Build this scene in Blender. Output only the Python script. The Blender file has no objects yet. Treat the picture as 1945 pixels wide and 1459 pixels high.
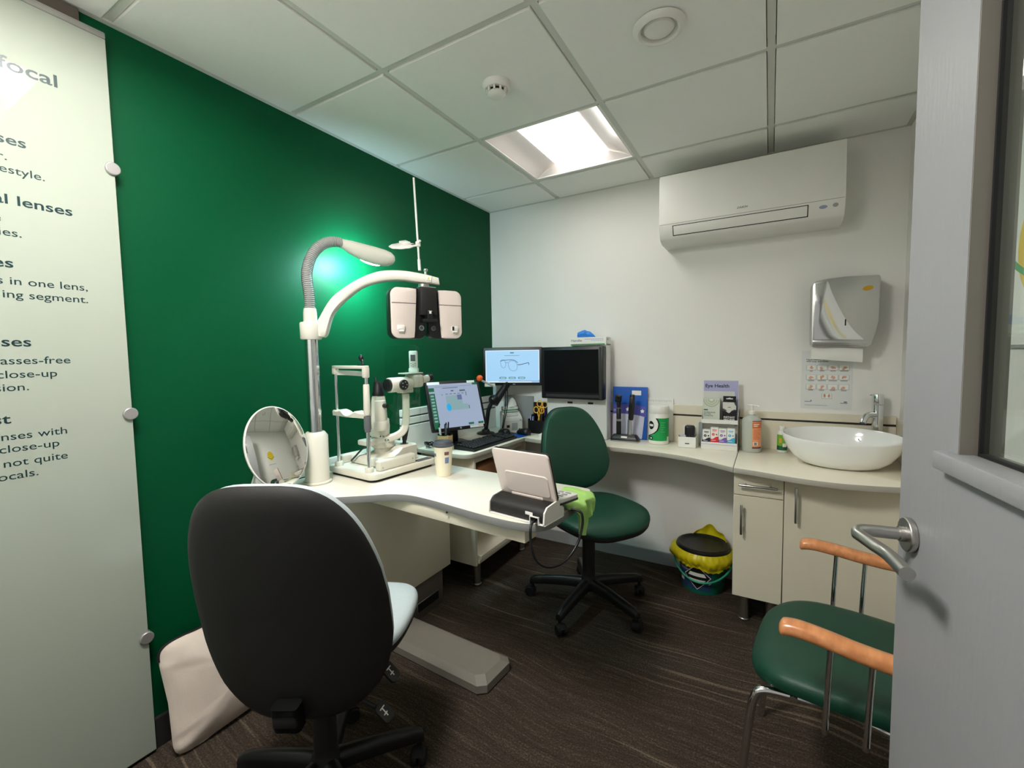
import bpy, bmesh, math, random
from mathutils import Vector, Matrix, Euler, Quaternion
random.seed(7)
PI = math.pi
S = bpy.context.scene
COL = S.collection

# ------------------------------------------------------------------ camera
CAM = Vector((0.0, 0.0, 1.29))
F_PX, YAW, PITCH, ROLL = 840.8, -0.527417, -0.0655909, -0.0160475
fwd = Vector((math.sin(YAW) * math.cos(PITCH), math.cos(YAW) * math.cos(PITCH), math.sin(PITCH)))
rgt0 = Vector((math.cos(YAW), -math.sin(YAW), 0))
up0 = rgt0.cross(fwd)
rgt = rgt0 * math.cos(ROLL) + up0 * math.sin(ROLL)
upv = up0 * math.cos(ROLL) - rgt0 * math.sin(ROLL)
cd = bpy.data.cameras.new('camera')
cam = bpy.data.objects.new('camera', cd)
COL.objects.link(cam)
cd.sensor_fit = 'HORIZONTAL'
cd.sensor_width = 36.0
cd.lens = F_PX / 1945.0 * 36.0
cd.clip_start = 0.01
R = Matrix((rgt, upv, -fwd)).transposed()
cam.matrix_world = Matrix.Translation(CAM) @ R.to_4x4()
S.camera = cam

# ------------------------------------------------------------------ world and colour management
W = bpy.data.worlds.new('world')
S.world = W
W.use_nodes = True
W.node_tree.nodes['Background'].inputs[0].default_value = (0.80, 0.78, 0.72, 1)
W.node_tree.nodes['Background'].inputs[1].default_value = 0.35
S.view_settings.view_transform = 'Standard'
S.view_settings.look = 'None'
S.view_settings.gamma = 1.0
S.view_settings.use_curve_mapping = False
S.view_settings.exposure = 0.40
PANEL_E = (7.5, 62.0)   # luminance of the two ceiling panels (the one in view, the one by the doorway)
LAMP_E = 430.0        # luminance of the examination lamp
try:
    S.cycles.max_bounces = 8
    S.cycles.diffuse_bounces = 5
    S.cycles.sample_clamp_indirect = 4.0
    S.cycles.caustics_reflective = False
    S.cycles.caustics_refractive = False
    S.cycles.use_denoising = True
except Exception:
    pass

# ------------------------------------------------------------------ materials
MATS = {}
def lin(c):
    return tuple((x / 12.92 if x <= 0.04045 else ((x + 0.055) / 1.055) ** 2.4) for x in [v / 255.0 for v in c])
def M(name, rgb, rough=0.5, metal=0.0, var=0.04, vscale=12.0, bump=0.0, bscale=200.0, emit=0.0, alpha=1.0,
      trans=0.0, coat=0.0, spec=0.5, ior=1.45, stretch=None, sss=0.0):
    """procedural principled material; rgb is an sRGB 0-255 colour"""
    if name in MATS:
        return MATS[name]
    m = bpy.data.materials.new(name)
    m.use_nodes = True
    nt = m.node_tree
    b = nt.nodes['Principled BSDF']
    col = lin(rgb)
    b.inputs['Roughness'].default_value = rough
    b.inputs['Metallic'].default_value = metal
    b.inputs['Specular IOR Level'].default_value = spec
    b.inputs['IOR'].default_value = ior
    b.inputs['Alpha'].default_value = alpha
    b.inputs['Transmission Weight'].default_value = trans
    b.inputs['Coat Weight'].default_value = coat
    b.inputs['Coat Roughness'].default_value = 0.05
    tc = nt.nodes.new('ShaderNodeTexCoord')
    src = tc.outputs['Object']
    if stretch:
        mp = nt.nodes.new('ShaderNodeMapping')
        mp.inputs['Scale'].default_value = stretch
        nt.links.new(src, mp.inputs['Vector'])
        src = mp.outputs['Vector']
    if var > 0:
        n = nt.nodes.new('ShaderNodeTexNoise')
        n.inputs['Scale'].default_value = vscale
        n.inputs['Detail'].default_value = 3.0
        nt.links.new(src, n.inputs['Vector'])
        mx = nt.nodes.new('ShaderNodeMix')
        mx.data_type = 'RGBA'
        mx.inputs[6].default_value = tuple(c * (1 - var) for c in col) + (1,)
        mx.inputs[7].default_value = tuple(min(1, c * (1 + var)) for c in col) + (1,)
        nt.links.new(n.outputs['Fac'], mx.inputs[0])
        nt.links.new(mx.outputs[2], b.inputs['Base Color'])
        if emit > 0:
            nt.links.new(mx.outputs[2], b.inputs['Emission Color'])
    else:
        b.inputs['Base Color'].default_value = col + (1,)
        if emit > 0:
            b.inputs['Emission Color'].default_value = col + (1,)
    b.inputs['Emission Strength'].default_value = emit
    if bump > 0:
        n2 = nt.nodes.new('ShaderNodeTexNoise')
        n2.inputs['Scale'].default_value = bscale
        n2.inputs['Detail'].default_value = 4.0
        nt.links.new(src, n2.inputs['Vector'])
        bp = nt.nodes.new('ShaderNodeBump')
        bp.inputs['Strength'].default_value = bump
        bp.inputs['Distance'].default_value = 0.002
        nt.links.new(n2.outputs['Fac'], bp.inputs['Height'])
        nt.links.new(bp.outputs['Normal'], b.inputs['Normal'])
    MATS[name] = m
    return m

def carpet():
    m = bpy.data.materials.new('carpet')
    m.use_nodes = True
    nt = m.node_tree
    b = nt.nodes['Principled BSDF']
    b.inputs['Roughness'].default_value = 0.95
    b.inputs['Specular IOR Level'].default_value = 0.15
    tc = nt.nodes.new('ShaderNodeTexCoord')
    w = nt.nodes.new('ShaderNodeTexNoise'); w.inputs['Scale'].default_value = 1.6; w.inputs['Detail'].default_value = 1.0
    nt.links.new(tc.outputs['Object'], w.inputs['Vector'])
    ad = nt.nodes.new('ShaderNodeVectorMath'); ad.operation = 'MULTIPLY_ADD'
    ad.inputs[1].default_value = (0.22, 0.22, 0.0)
    nt.links.new(w.outputs['Color'], ad.inputs[0]); nt.links.new(tc.outputs['Object'], ad.inputs[2])
    def streak(rot, sc, scale, detail):
        mp = nt.nodes.new('ShaderNodeMapping'); mp.inputs['Rotation'].default_value = (0, 0, rot); mp.inputs['Scale'].default_value = sc
        nt.links.new(ad.outputs[0], mp.inputs['Vector'])
        n = nt.nodes.new('ShaderNodeTexNoise'); n.inputs['Scale'].default_value = scale; n.inputs['Detail'].default_value = detail
        n.inputs['Roughness'].default_value = 0.65
        nt.links.new(mp.outputs['Vector'], n.inputs['Vector'])
        return n.outputs['Fac']
    a = streak(0.35, (1.2, 26.0, 1.0), 5.0, 6.0)
    c = streak(0.35, (9.0, 90.0, 1.0), 6.0, 3.0)
    g = nt.nodes.new('ShaderNodeTexNoise'); g.inputs['Scale'].default_value = 170; g.inputs['Detail'].default_value = 2
    nt.links.new(tc.outputs['Object'], g.inputs['Vector'])
    def madd(x, k, y):
        n_ = nt.nodes.new('ShaderNodeMath'); n_.operation = 'MULTIPLY_ADD'; n_.inputs[1].default_value = k
        nt.links.new(x, n_.inputs[0])
        if y is None: n_.inputs[2].default_value = 0.0
        else: nt.links.new(y, n_.inputs[2])
        return n_
    ln = streak(0.22, (0.8, 34.0, 1.0), 1.6, 1.0)
    pk = nt.nodes.new('ShaderNodeMapRange'); pk.inputs[1].default_value = 0.60; pk.inputs[2].default_value = 0.72; pk.inputs[3].default_value = 0.0; pk.inputs[4].default_value = 0.16
    nt.links.new(ln, pk.inputs[0])
    m1 = madd(a, 0.36, madd(c, 0.22, madd(g.outputs['Fac'], 0.42, pk.outputs[0]).outputs[0]).outputs[0])
    cr = nt.nodes.new('ShaderNodeValToRGB')
    e = cr.color_ramp.elements
    e[0].position = 0.36; e[0].color = lin((39, 33, 27)) + (1,)
    e[1].position = 0.72; e[1].color = lin((112, 98, 84)) + (1,)
    x = e.new(0.52); x.color = lin((63, 54, 46)) + (1,)
    nt.links.new(m1.outputs[0], cr.inputs[0])
    nt.links.new(cr.outputs[0], b.inputs['Base Color'])
    f = nt.nodes.new('ShaderNodeTexNoise'); f.inputs['Scale'].default_value = 350; f.inputs['Detail'].default_value = 3
    nt.links.new(tc.outputs['Object'], f.inputs['Vector'])
    s2 = nt.nodes.new('ShaderNodeMath'); s2.operation = 'ADD'
    nt.links.new(f.outputs['Fac'], s2.inputs[0]); nt.links.new(m1.outputs[0], s2.inputs[1])
    bp = nt.nodes.new('ShaderNodeBump'); bp.inputs['Strength'].default_value = 0.6; bp.inputs['Distance'].default_value = 0.004
    nt.links.new(s2.outputs[0], bp.inputs['Height']); nt.links.new(bp.outputs['Normal'], b.inputs['Normal'])
    return m

def wood(name, c0, c1, rough=0.3):
    m = bpy.data.materials.new(name)
    m.use_nodes = True
    nt = m.node_tree
    b = nt.nodes['Principled BSDF']
    b.inputs['Roughness'].default_value = rough
    b.inputs['Coat Weight'].default_value = 0.3
    tc = nt.nodes.new('ShaderNodeTexCoord')
    mp = nt.nodes.new('ShaderNodeMapping'); mp.inputs['Scale'].default_value = (2.0, 30.0, 30.0)
    nt.links.new(tc.outputs['Object'], mp.inputs['Vector'])
    n = nt.nodes.new('ShaderNodeTexNoise'); n.inputs['Scale'].default_value = 2.0; n.inputs['Detail'].default_value = 5
    nt.links.new(mp.outputs['Vector'], n.inputs['Vector'])
    cr = nt.nodes.new('ShaderNodeValToRGB')
    cr.color_ramp.elements[0].position = 0.35; cr.color_ramp.elements[0].color = lin(c0) + (1,)
    cr.color_ramp.elements[1].position = 0.7; cr.color_ramp.elements[1].color = lin(c1) + (1,)
    nt.links.new(n.outputs['Fac'], cr.inputs[0]); nt.links.new(cr.outputs[0], b.inputs['Base Color'])
    return m

m_carpet = carpet()
m_green = M('green_wall_paint', (0, 68, 38), 0.46, var=0.03, vscale=3, bump=0.10, bscale=260, spec=0.15)
m_white = M('white_wall_paint', (236, 234, 230), 0.6, var=0.015, vscale=3, bump=0.10, bscale=260)
m_ceil = M('ceiling_tile', (242, 242, 238), 0.9, var=0.02, vscale=60, bump=0.15, bscale=300)
m_bar = M('ceiling_grid_metal', (208, 209, 202), 0.5, var=0.02)
m_skirt = M('grey_skirting', (150, 152, 152), 0.5)
m_darkskirt = M('dark_skirting', (40, 38, 38), 0.6)
m_brownpost = M('dark_brown_post', (84, 76, 70), 0.6)
m_lam = M('cream_laminate', (242, 236, 218), 0.22, var=0.02, vscale=8)
m_edge = M('grey_edge_band', (178, 174, 162), 0.45)
m_beige = M('beige_carcass', (226, 218, 196), 0.4, var=0.02)
m_splash = M('cream_upstand', (226, 218, 198), 0.3, var=0.02)
m_desk = M('desk_laminate', (232, 226, 212), 0.3, var=0.015)
m_deskedge = M('desk_edge_grey', (128, 128, 126), 0.55)
m_metal_grey = M('grey_painted_steel', (122, 117, 108), 0.45, var=0.05, vscale=40)
m_dark_metal = M('dark_column_steel', (92, 84, 78), 0.4, var=0.06)
m_cream_pl = M('cream_plastic', (220, 216, 204), 0.35, var=0.02)
m_white_pl = M('white_plastic', (232, 230, 224), 0.35, var=0.02)
m_warm_white = M('warm_white_plastic', (226, 212, 204), 0.35, var=0.02)
m_grey_pl = M('grey_plastic', (150, 150, 148), 0.45)
m_midgrey = M('mid_grey_plastic', (96, 97, 100), 0.5)
m_black = M('black_plastic', (20, 20, 21), 0.38, var=0.05)
m_black_soft = M('black_textured_plastic', (24, 23, 22), 0.55, var=0.08, bump=0.3, bscale=900)
m_rubber = M('black_rubber', (14, 14, 14), 0.7)
m_screen_off = M('dark_screen', (4, 4, 6), 0.5, var=0.02, spec=0.12)
m_chrome = M('chrome', (225, 226, 228), 0.12, 1.0, var=0.01)
m_steel = M('brushed_steel', (196, 196, 194), 0.28, 1.0, var=0.04, vscale=60, stretch=(1, 1, 14))
m_satin = M('satin_steel', (190, 188, 184), 0.34, 1.0, var=0.03)
m_mirror = M('mirror_silver', (240, 240, 236), 0.02, 1.0, var=0.0)
m_green_lth = M('dark_green_leatherette', (16, 62, 46), 0.42, var=0.06, vscale=30, bump=0.25, bscale=700)
m_grey_fab = M('pale_grey_fabric', (176, 184, 186), 0.85, var=0.06, vscale=120, bump=0.4, bscale=900)
m_wood = wood('beech_wood', (196, 126, 78), (222, 152, 100))
m_brown_box = M('brown_card', (150, 100, 62), 0.8)
m_paper = M('white_paper', (236, 235, 230), 0.8, var=0.02)
m_ink = M('dark_ink', (28, 42, 48), 0.6)
m_inkgrey = M('grey_ink', (120, 120, 120), 0.7)
m_glass = M('clear_glass', (245, 250, 248), 0.02, trans=1.0, var=0.0, ior=1.45)
def pane(name, tint, ior):
    """thin clear sheet: lets light straight through, with a Fresnel sheen"""
    m = bpy.data.materials.new(name); m.use_nodes = True
    nt = m.node_tree; nt.nodes.remove(nt.nodes['Principled BSDF'])
    out = nt.nodes['Material Output']
    tr = nt.nodes.new('ShaderNodeBsdfTransparent'); tr.inputs[0].default_value = tint
    gl = nt.nodes.new('ShaderNodeBsdfGlossy'); gl.inputs['Roughness'].default_value = 0.03
    lw = nt.nodes.new('ShaderNodeLayerWeight'); lw.inputs[0].default_value = 0.5
    pw = nt.nodes.new('ShaderNodeMath'); pw.operation = 'POWER'; pw.inputs[1].default_value = 4.0
    nt.links.new(lw.outputs['Facing'], pw.inputs[0])
    fr = nt.nodes.new('ShaderNodeMath'); fr.operation = 'MULTIPLY_ADD'; fr.inputs[1].default_value = 0.75; fr.inputs[2].default_value = ior
    nt.links.new(pw.outputs[0], fr.inputs[0])
    mx = nt.nodes.new('ShaderNodeMixShader')
    nt.links.new(fr.outputs[0], mx.inputs[0]); nt.links.new(tr.outputs[0], mx.inputs[1]); nt.links.new(gl.outputs[0], mx.inputs[2])
    nt.links.new(mx.outputs[0], out.inputs[0])
    return m
m_acrylic = pane('clear_acrylic', (0.93, 0.97, 0.95, 1), 0.035)
m_porc = M('white_porcelain', (238, 238, 236), 0.12, var=0.01, coat=0.4)
m_door = M('grey_door_paint', (140, 141, 143), 0.42, var=0.03, vscale=20, bump=0.25, bscale=120, stretch=(1, 1, 0.2))
m_reveal = M('door_reveal_paint', (128, 122, 114), 0.5)
m_pillow = M('cream_cotton', (214, 200, 188), 0.9, var=0.05, vscale=25, bump=0.35, bscale=500)
m_board = M('pale_green_board', (160, 167, 155), 0.025, var=0.02, vscale=2, spec=0.5)
m_boardtxt = M('board_lettering', (22, 48, 50), 0.3)
m_alu = M('aluminium', (186, 182, 182), 0.35, 0.7)
m_white_emit = [M('light_panel', (255, 252, 247), 0.5, var=0.0, emit=PANEL_E[0]), M('light_panel_bright', (255, 252, 247), 0.5, var=0.0, emit=PANEL_E[1])]
m_reflector = M('white_reflector', (212, 204, 201), 0.35, var=0.01)
m_lamp_emit = M('lamp_led', (190, 246, 255), 0.5, var=0.0, emit=LAMP_E)
m_blue = M('blue_card', (10, 84, 176), 0.4)
m_purple = M('purple_band', (82, 82, 168), 0.45)
m_lav = M('lavender_card', (176, 174, 214), 0.5)
m_greenlab = M('green_label', (16, 150, 76), 0.4)
m_orange = M('orange_plastic', (248, 96, 30), 0.35)
m_orangelab = M('salmon_label', (236, 160, 120), 0.5)
m_red = M('red_card', (222, 44, 52), 0.5)
m_violet = M('violet_card', (126, 92, 182), 0.5)
m_cyan = M('cyan_card', (60, 168, 212), 0.5)
m_navy = M('navy_card', (40, 42, 70), 0.5)
m_teal = M('teal_bucket', (14, 116, 92), 0.35)
m_bluelab = M('blue_bucket_label', (40, 66, 104), 0.5)
m_yellow = M('yellow_polythene', (206, 190, 20), 0.35, var=0.12, vscale=30, alpha=1.0)
m_lime = M('lime_cloth', (160, 204, 112), 0.9, var=0.05, vscale=60, bump=0.4, bscale=900)
m_glove = M('blue_nitrile', (46, 132, 226), 0.5)
m_scissor = M('yellow_plastic', (238, 178, 60), 0.4)
m_greybox = M('blue_grey_card', (146, 156, 160), 0.6)
m_cup = M('cream_paper_cup', (236, 226, 202), 0.55)
m_lid = M('charcoal_lid', (70, 74, 82), 0.45)
m_band = M('rubber_band', (206, 170, 116), 0.6)
m_skin = M('print_skin_tone', (214, 164, 140), 0.7)
m_printgrey = M('print_grey', (178, 182, 184), 0.7)
m_shade = M('sage_print', (176, 186, 166), 0.6)
m_pink = M('pale_pink_sticker', (232, 208, 202), 0.7)
m_warn = M('warning_yellow', (232, 196, 30), 0.5)
m_gold = M('gold_sticker', (186, 146, 30), 0.4, 0.3)
m_pump = M('translucent_bottle', (222, 226, 216), 0.25, var=0.02, trans=0.35, alpha=1.0)

# ------------------------------------------------------------------ mesh builder
class MB:
    def __init__(s):
        s.bm = bmesh.new(); s.M = Matrix.Identity(4); s.mi = 0
    def _take(s, t):
        for f in t.faces: f.material_index = s.mi
        bmesh.ops.transform(t, matrix=s.M, verts=t.verts)
        me = bpy.data.meshes.new('tmp'); t.to_mesh(me); t.free()
        s.bm.from_mesh(me); bpy.data.meshes.remove(me)
        return s
    def box(s, c, size, bev=0.0, rot=None, seg=2, edges=None):
        t = bmesh.new(); bmesh.ops.create_cube(t, size=1.0)
        bmesh.ops.scale(t, vec=size, verts=t.verts)
        if bev > 0:
            ed = t.edges[:]
            if edges == 'z': ed = [e for e in t.edges if abs((e.verts[0].co - e.verts[1].co).normalized().z) > 0.9]
            if edges == 'y': ed = [e for e in t.edges if abs((e.verts[0].co - e.verts[1].co).normalized().y) > 0.9]
            if edges == 'x': ed = [e for e in t.edges if abs((e.verts[0].co - e.verts[1].co).normalized().x) > 0.9]
            bmesh.ops.bevel(t, geom=ed, offset=min(bev, 0.49 * min(size)) if not edges else bev, segments=seg, affect='EDGES', profile=0.5)
        m = Matrix.Translation(c)
        if rot: m = m @ Euler(rot).to_matrix().to_4x4()
        bmesh.ops.transform(t, matrix=m, verts=t.verts)
        return s._take(t)
    def b2(s, lo, hi, bev=0.0, **k):
        lo = Vector(lo); hi = Vector(hi)
        return s.box((lo + hi) / 2, hi - lo, bev, **k)
    def rings(s, rs, cap=True, closed=True):
        t = bmesh.new()
        vs = [[t.verts.new(p) for p in r] for r in rs]
        n = len(rs[0])
        for a, b in zip(vs, vs[1:]):
            for i in range(n if closed else n - 1):
                j = (i + 1) % n
                try: t.faces.new((a[i], a[j], b[j], b[i]))
                except ValueError: pass
        if cap and closed:
            try: t.faces.new(vs[0][::-1])
            except ValueError: pass
            try: t.faces.new(vs[-1])
            except ValueError: pass
        bmesh.ops.remove_doubles(t, verts=t.verts, dist=1e-6)
        if closed: bmesh.ops.recalc_face_normals(t, faces=t.faces)
        return s._take(t)
    def tube(s, pts, r, n=12, cap=True):
        pts = [Vector(p) for p in pts]
        rr = r if isinstance(r, (list, tuple)) else [r] * len(pts)
        rs = []
        prev = None
        for i, p in enumerate(pts):
            if i == 0: d = pts[1] - p
            elif i == len(pts) - 1: d = p - pts[-2]
            else: d = (pts[i + 1] - p).normalized() + (p - pts[i - 1]).normalized()
            d.normalize()
            if prev is None:
                a = Vector((0, 0, 1)) if abs(d.z) < 0.9 else Vector((1, 0, 0))
                x = d.cross(a).normalized()
            else:
                x = (prev - d * prev.dot(d)).normalized()
            prev = x
            y = d.cross(x)
            rs.append([p + (x * math.cos(2 * PI * k / n) + y * math.sin(2 * PI * k / n)) * rr[i] for k in range(n)])
        return s.rings(rs, cap)
    def cyl(s, a, b, r, r2=None, n=20, bev=0.0):
        r2 = r if r2 is None else r2
        if bev <= 0: return s.tube([a, b], [r, r2], n)
        a = Vector(a); b = Vector(b); d = (b - a).normalized()
        e = min(bev, r * 0.9, r2 * 0.9)
        return s.tube([a, a + d * 1e-5, a + d * e * 0.3, a + d * e, b - d * e, b - d * e * 0.3, b - d * 1e-5, b],
                      [r - e, r - e * 0.7, r - e * 0.3, r, r2, r2 - e * 0.3, r2 - e * 0.7, r2 - e], n)
    def lathe(s, prof, c=(0, 0, 0), n=32, sx=1.0, sy=1.0):
        rs = [[Vector((c[0] + r * sx * math.cos(2 * PI * k / n), c[1] + r * sy * math.sin(2 * PI * k / n), c[2] + z)) for k in range(n)] for r, z in prof]
        return s.rings(rs, False)
    def prism(s, outline, z0, z1, bev=0.0):
        """outline: 2D points in XY, extruded z0..z1, softly rounded rims"""
        o = [Vector((x, y)) for x, y in outline]
        n = len(o)
        def inset(d):
            r = []
            for i in range(n):
                a = (o[i] - o[i - 1]); b = (o[(i + 1) % n] - o[i])
                if a.length < 1e-9 or b.length < 1e-9: r.append(o[i]); continue
                a.normalize(); b.normalize()
                na = Vector((-a.y, a.x)); nb = Vector((-b.y, b.x))
                k = (na + nb); k.normalize()
                c = max(0.4, k.dot(na))
                r.append(o[i] + k * (d / c) * sg)
            return r
        area = sum(o[i - 1].x * o[i].y - o[i].x * o[i - 1].y for i in range(n))
        sg = 1 if area > 0 else -1
        L3 = lambda r, z: [Vector((p.x, p.y, z)) for p in r]
        if bev <= 0: return s.rings([L3(o, z0), L3(o, z1)])
        i1 = inset(bev); i2 = inset(bev * 0.3)
        return s.rings([L3(i1, z0), L3(i2, z0 + bev * 0.3), L3(o, z0 + bev), L3(o, z1 - bev), L3(i2, z1 - bev * 0.3), L3(i1, z1)])
    def puff(s, outline, prof):
        """outline 2D; prof = list of (scale, height): lofted pillow/cushion shape with pole ends"""
        cx = sum(p[0] for p in outline) / len(outline); cy = sum(p[1] for p in outline) / len(outline)
        rs = []
        for sc, z in prof:
            rs.append([Vector((cx + (x - cx) * sc, cy + (y - cy) * sc, z)) for x, y in outline])
        return s.rings(rs, True)
    def sphere(s, c, r, n=16, sc=(1, 1, 1)):
        t = bmesh.new(); bmesh.ops.create_uvsphere(t, u_segments=n, v_segments=max(6, n // 2), radius=r)
        bmesh.ops.scale(t, vec=sc, verts=t.verts)
        bmesh.ops.translate(t, vec=c, verts=t.verts)
        return s._take(t)
    def quad(s, pts):
        t = bmesh.new(); t.faces.new([t.verts.new(p) for p in pts])
        return s._take(t)
    def poly(s, pts): return s.quad(pts)
    def grid(s, fn, nu, nv, thick=0.0):
        t = bmesh.new()
        v = [[t.verts.new(fn(i / nu, j / nv)) for j in range(nv + 1)] for i in range(nu + 1)]
        for i in range(nu):
            for j in range(nv):
                t.faces.new((v[i][j], v[i + 1][j], v[i + 1][j + 1], v[i][j + 1]))
        bmesh.ops.recalc_face_normals(t, faces=t.faces)
        if thick: bmesh.ops.solidify(t, geom=t.faces[:], thickness=thick)
        return s._take(t)
    def map(s, fn):
        for v in s.bm.verts: v.co = Vector(fn(v.co))
        return s
    def build(s, name, mats, parent=None, smooth=True, angle=38):
        if not isinstance(mats, (list, tuple)): mats = [mats]
        off = Vector((0, 0, 0))
        if parent is None and s.bm.verts:
            xs = [v.co for v in s.bm.verts]
            off = Vector(((min(v.x for v in xs) + max(v.x for v in xs)) / 2, (min(v.y for v in xs) + max(v.y for v in xs)) / 2, min(v.z for v in xs)))
            bmesh.ops.translate(s.bm, vec=-off, verts=s.bm.verts)
        me = bpy.data.meshes.new(name)
        s.bm.to_mesh(me); s.bm.free()
        for m in mats: me.materials.append(m)
        if smooth:
            me.shade_smooth()
            me.set_sharp_from_angle(angle=math.radians(angle))
        o = bpy.data.objects.new(name, me)
        COL.objects.link(o)
        o.location = off
        if parent is not None: o.parent = parent
        return o

def tag(o, label, cat, group=None, kind=None):
    if label: o['label'] = label
    if cat: o['category'] = cat
    if group: o['group'] = group
    if kind: o['kind'] = kind
    return o
def thing(name, label, cat, loc=(0, 0, 0), rz=0.0, group=None, kind=None):
    o = bpy.data.objects.new(name, None)
    o.empty_display_size = 0.05
    COL.objects.link(o)
    o.location = loc; o.rotation_euler = (0, 0, rz)
    return tag(o, label, cat, group, kind)
def struct(o, label=None, cat=None):
    o['kind'] = 'structure'
    if label: o['label'] = label
    if cat: o['category'] = cat
    return o
def basis(o, x, y):
    x = Vector(x).normalized(); y = Vector(y); y = (y - x * y.dot(x)).normalized(); z = x.cross(y)
    m = Matrix((x, y, z)).transposed().to_4x4()
    m.translation = Vector(o)
    return m
def text(body, size, mat, parent, mtx, name='lettering', align='LEFT', bold=0.0, width=None, ext=0.0002, spacing=1.0, shear=0.0, my=1.0, sx=1.0):
    c = bpy.data.curves.new('t', 'FONT')
    c.body = body; c.size = size; c.align_x = align; c.extrude = ext; c.offset = bold * size; c.space_line = spacing; c.shear = shear
    c.resolution_u = 3
    o = bpy.data.objects.new('t', c); COL.objects.link(o)
    dg = bpy.context.evaluated_depsgraph_get()
    me = bpy.data.meshes.new_from_object(o.evaluated_get(dg))
    bpy.data.objects.remove(o); bpy.data.curves.remove(c)
    if width and len(me.vertices):
        xs = [v.co.x for v in me.vertices]
        w = max(xs) - min(xs); k = width / w
        x0 = {'LEFT': min(xs), 'RIGHT': max(xs), 'CENTER': (max(xs) + min(xs)) / 2}[align]
        for v in me.vertices: v.co.x = (v.co.x - x0) * k
    if sx != 1.0:
        for v in me.vertices: v.co.x *= sx
    if my != 1.0:
        for v in me.vertices: v.co.y *= my
    me.transform(mtx)
    me.materials.clear(); me.materials.append(mat)
    me.name = name
    r = bpy.data.objects.new(name, me); COL.objects.link(r)
    if parent is not None: r.parent = parent
    return r
def rrect(w, h, r, n=5, cx=0.0, cy=0.0):
    r = min(r, w / 2 - 1e-5, h / 2 - 1e-5)
    p = []
    for qx, qy, a0 in ((w / 2 - r, h / 2 - r, 0), (-w / 2 + r, h / 2 - r, 90), (-w / 2 + r, -h / 2 + r, 180), (w / 2 - r, -h / 2 + r, 270)):
        for k in range(n + 1):
            a = math.radians(a0 + 90 * k / n)
            p.append((cx + qx + r * math.cos(a), cy + qy + r * math.sin(a)))
    return p
def superell(w, h, e, n=48):
    p = []
    for k in range(n):
        a = 2 * PI * k / n; c, s_ = math.cos(a), math.sin(a)
        p.append((w / 2 * math.copysign(abs(c) ** (2 / e), c), h / 2 * math.copysign(abs(s_) ** (2 / e), s_)))
    return p
def smooth_path(pts, n=6):
    """Catmull-Rom through points"""
    P = [Vector(p) for p in pts]
    out = []
    for i in range(len(P) - 1):
        p0 = P[i - 1] if i else P[i] * 2 - P[i + 1]
        p1, p2 = P[i], P[i + 1]
        p3 = P[i + 2] if i + 2 < len(P) else P[i + 1] * 2 - P[i]
        for k in range(n):
            t = k / n
            out.append(0.5 * ((2 * p1) + (p2 - p0) * t + (2 * p0 - 5 * p1 + 4 * p2 - p3) * t * t + (3 * p1 - p0 - 3 * p2 + p3) * t ** 3))
    out.append(P[-1])
    return out
def lerp_tab(tab, t):
    for (a, va), (b, vb) in zip(tab, tab[1:]):
        if t <= b: return va + (vb - va) * (t - a) / (b - a)
    return tab[-1][1]

XL, XR, YB, YF, ZC = -1.755, 0.54, 2.735, 0.03, 2.312

# ================================================================== the room
mb = MB(); mb.b2((XL - .1, YF - .6, -.1), (XR + .1, YB + .1, 0)); struct(mb.build('floor', m_carpet), 'dark brown streaked carpet', 'floor')
mb = MB(); mb.b2((XL - .1, YF - .1, 0), (XL, YB + .1, 2.5)); struct(mb.build('wall_left', m_green), 'deep green painted wall', 'wall')
mb = MB(); mb.b2((XL, YB, 0), (XR + .1, YB + .1, 2.5)); struct(mb.build('wall_back', m_white), 'white painted back wall', 'wall')
mb = MB(); mb.b2((XR, YF - .1, 0), (XR + .1, YB, 2.5)); struct(mb.build('wall_right', m_white), 'white painted right wall', 'wall')
mb = MB()
mb.b2((XL, YF - .1, 0), (-.58, YF, 2.5)); mb.b2((.36, YF - .1, 0), (XR, YF, 2.5)); mb.b2((-.58, YF - .1, 2.06), (.36, YF, 2.5))
struct(mb.build('wall_front', m_white), 'white wall around the doorway', 'wall')
GX = [XL, -1.215, -.615, -.015, XR]
GY = [YF, .604, 1.204, 1.804, 2.404, YB]
LIGHTS = [(-.915, 2.104), (-.915, .318)]
mb = MB()
mb.mi = 1
for x in GX[1:-1]: mb.b2((x - .012, YF, ZC), (x + .012, YB, ZC + .03))
for i, (x0, x1) in enumerate(zip(GX, GX[1:])):
    for y in GY[1:-1]:
        mb.b2((x0 + (.012 if i else 0), y - .012, ZC), (x1 - (.012 if i < 3 else 0), y + .012, ZC + .03))
for lo, hi in (((XL, YF), (XL + .02, YB)), ((XR - .02, YF), (XR, YB)), ((XL + .02, YB - .02), (XR - .02, YB)), ((XL + .02, YF), (XR - .02, YF + .02))):
    mb.b2((lo[0], lo[1], ZC - .006), (hi[0], hi[1], ZC + .004))
mb.mi = 0
for i, (x0, x1) in enumerate(zip(GX, GX[1:])):
    for j, (y0, y1) in enumerate(zip(GY, GY[1:])):
        if i == 1 and j in (0, 3): continue
        a = .021 if i == 0 else .0145; b = .021 if i == 3 else .0145
        c = .021 if j == 0 else .0145; d = .021 if j == 4 else .0145
        mb.box(((x0 + a + x1 - b) / 2, (y0 + c + y1 - d) / 2, ZC + .008), (x1 - b - x0 - a, y1 - d - y0 - c, .03), .0015, seg=1)
mb.b2((XL, YF, 2.44), (XR, YB, 2.5))
struct(mb.build('ceiling', [m_ceil, m_bar]), 'suspended ceiling of white square tiles', 'ceiling')
mb = MB(); mb.b2((XL, YB - .018, 0), (XR, YB, .068)); mb.box(((XL + XR) / 2, YB - .012, .072), (XR - XL, .012, .01), .004)
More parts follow.
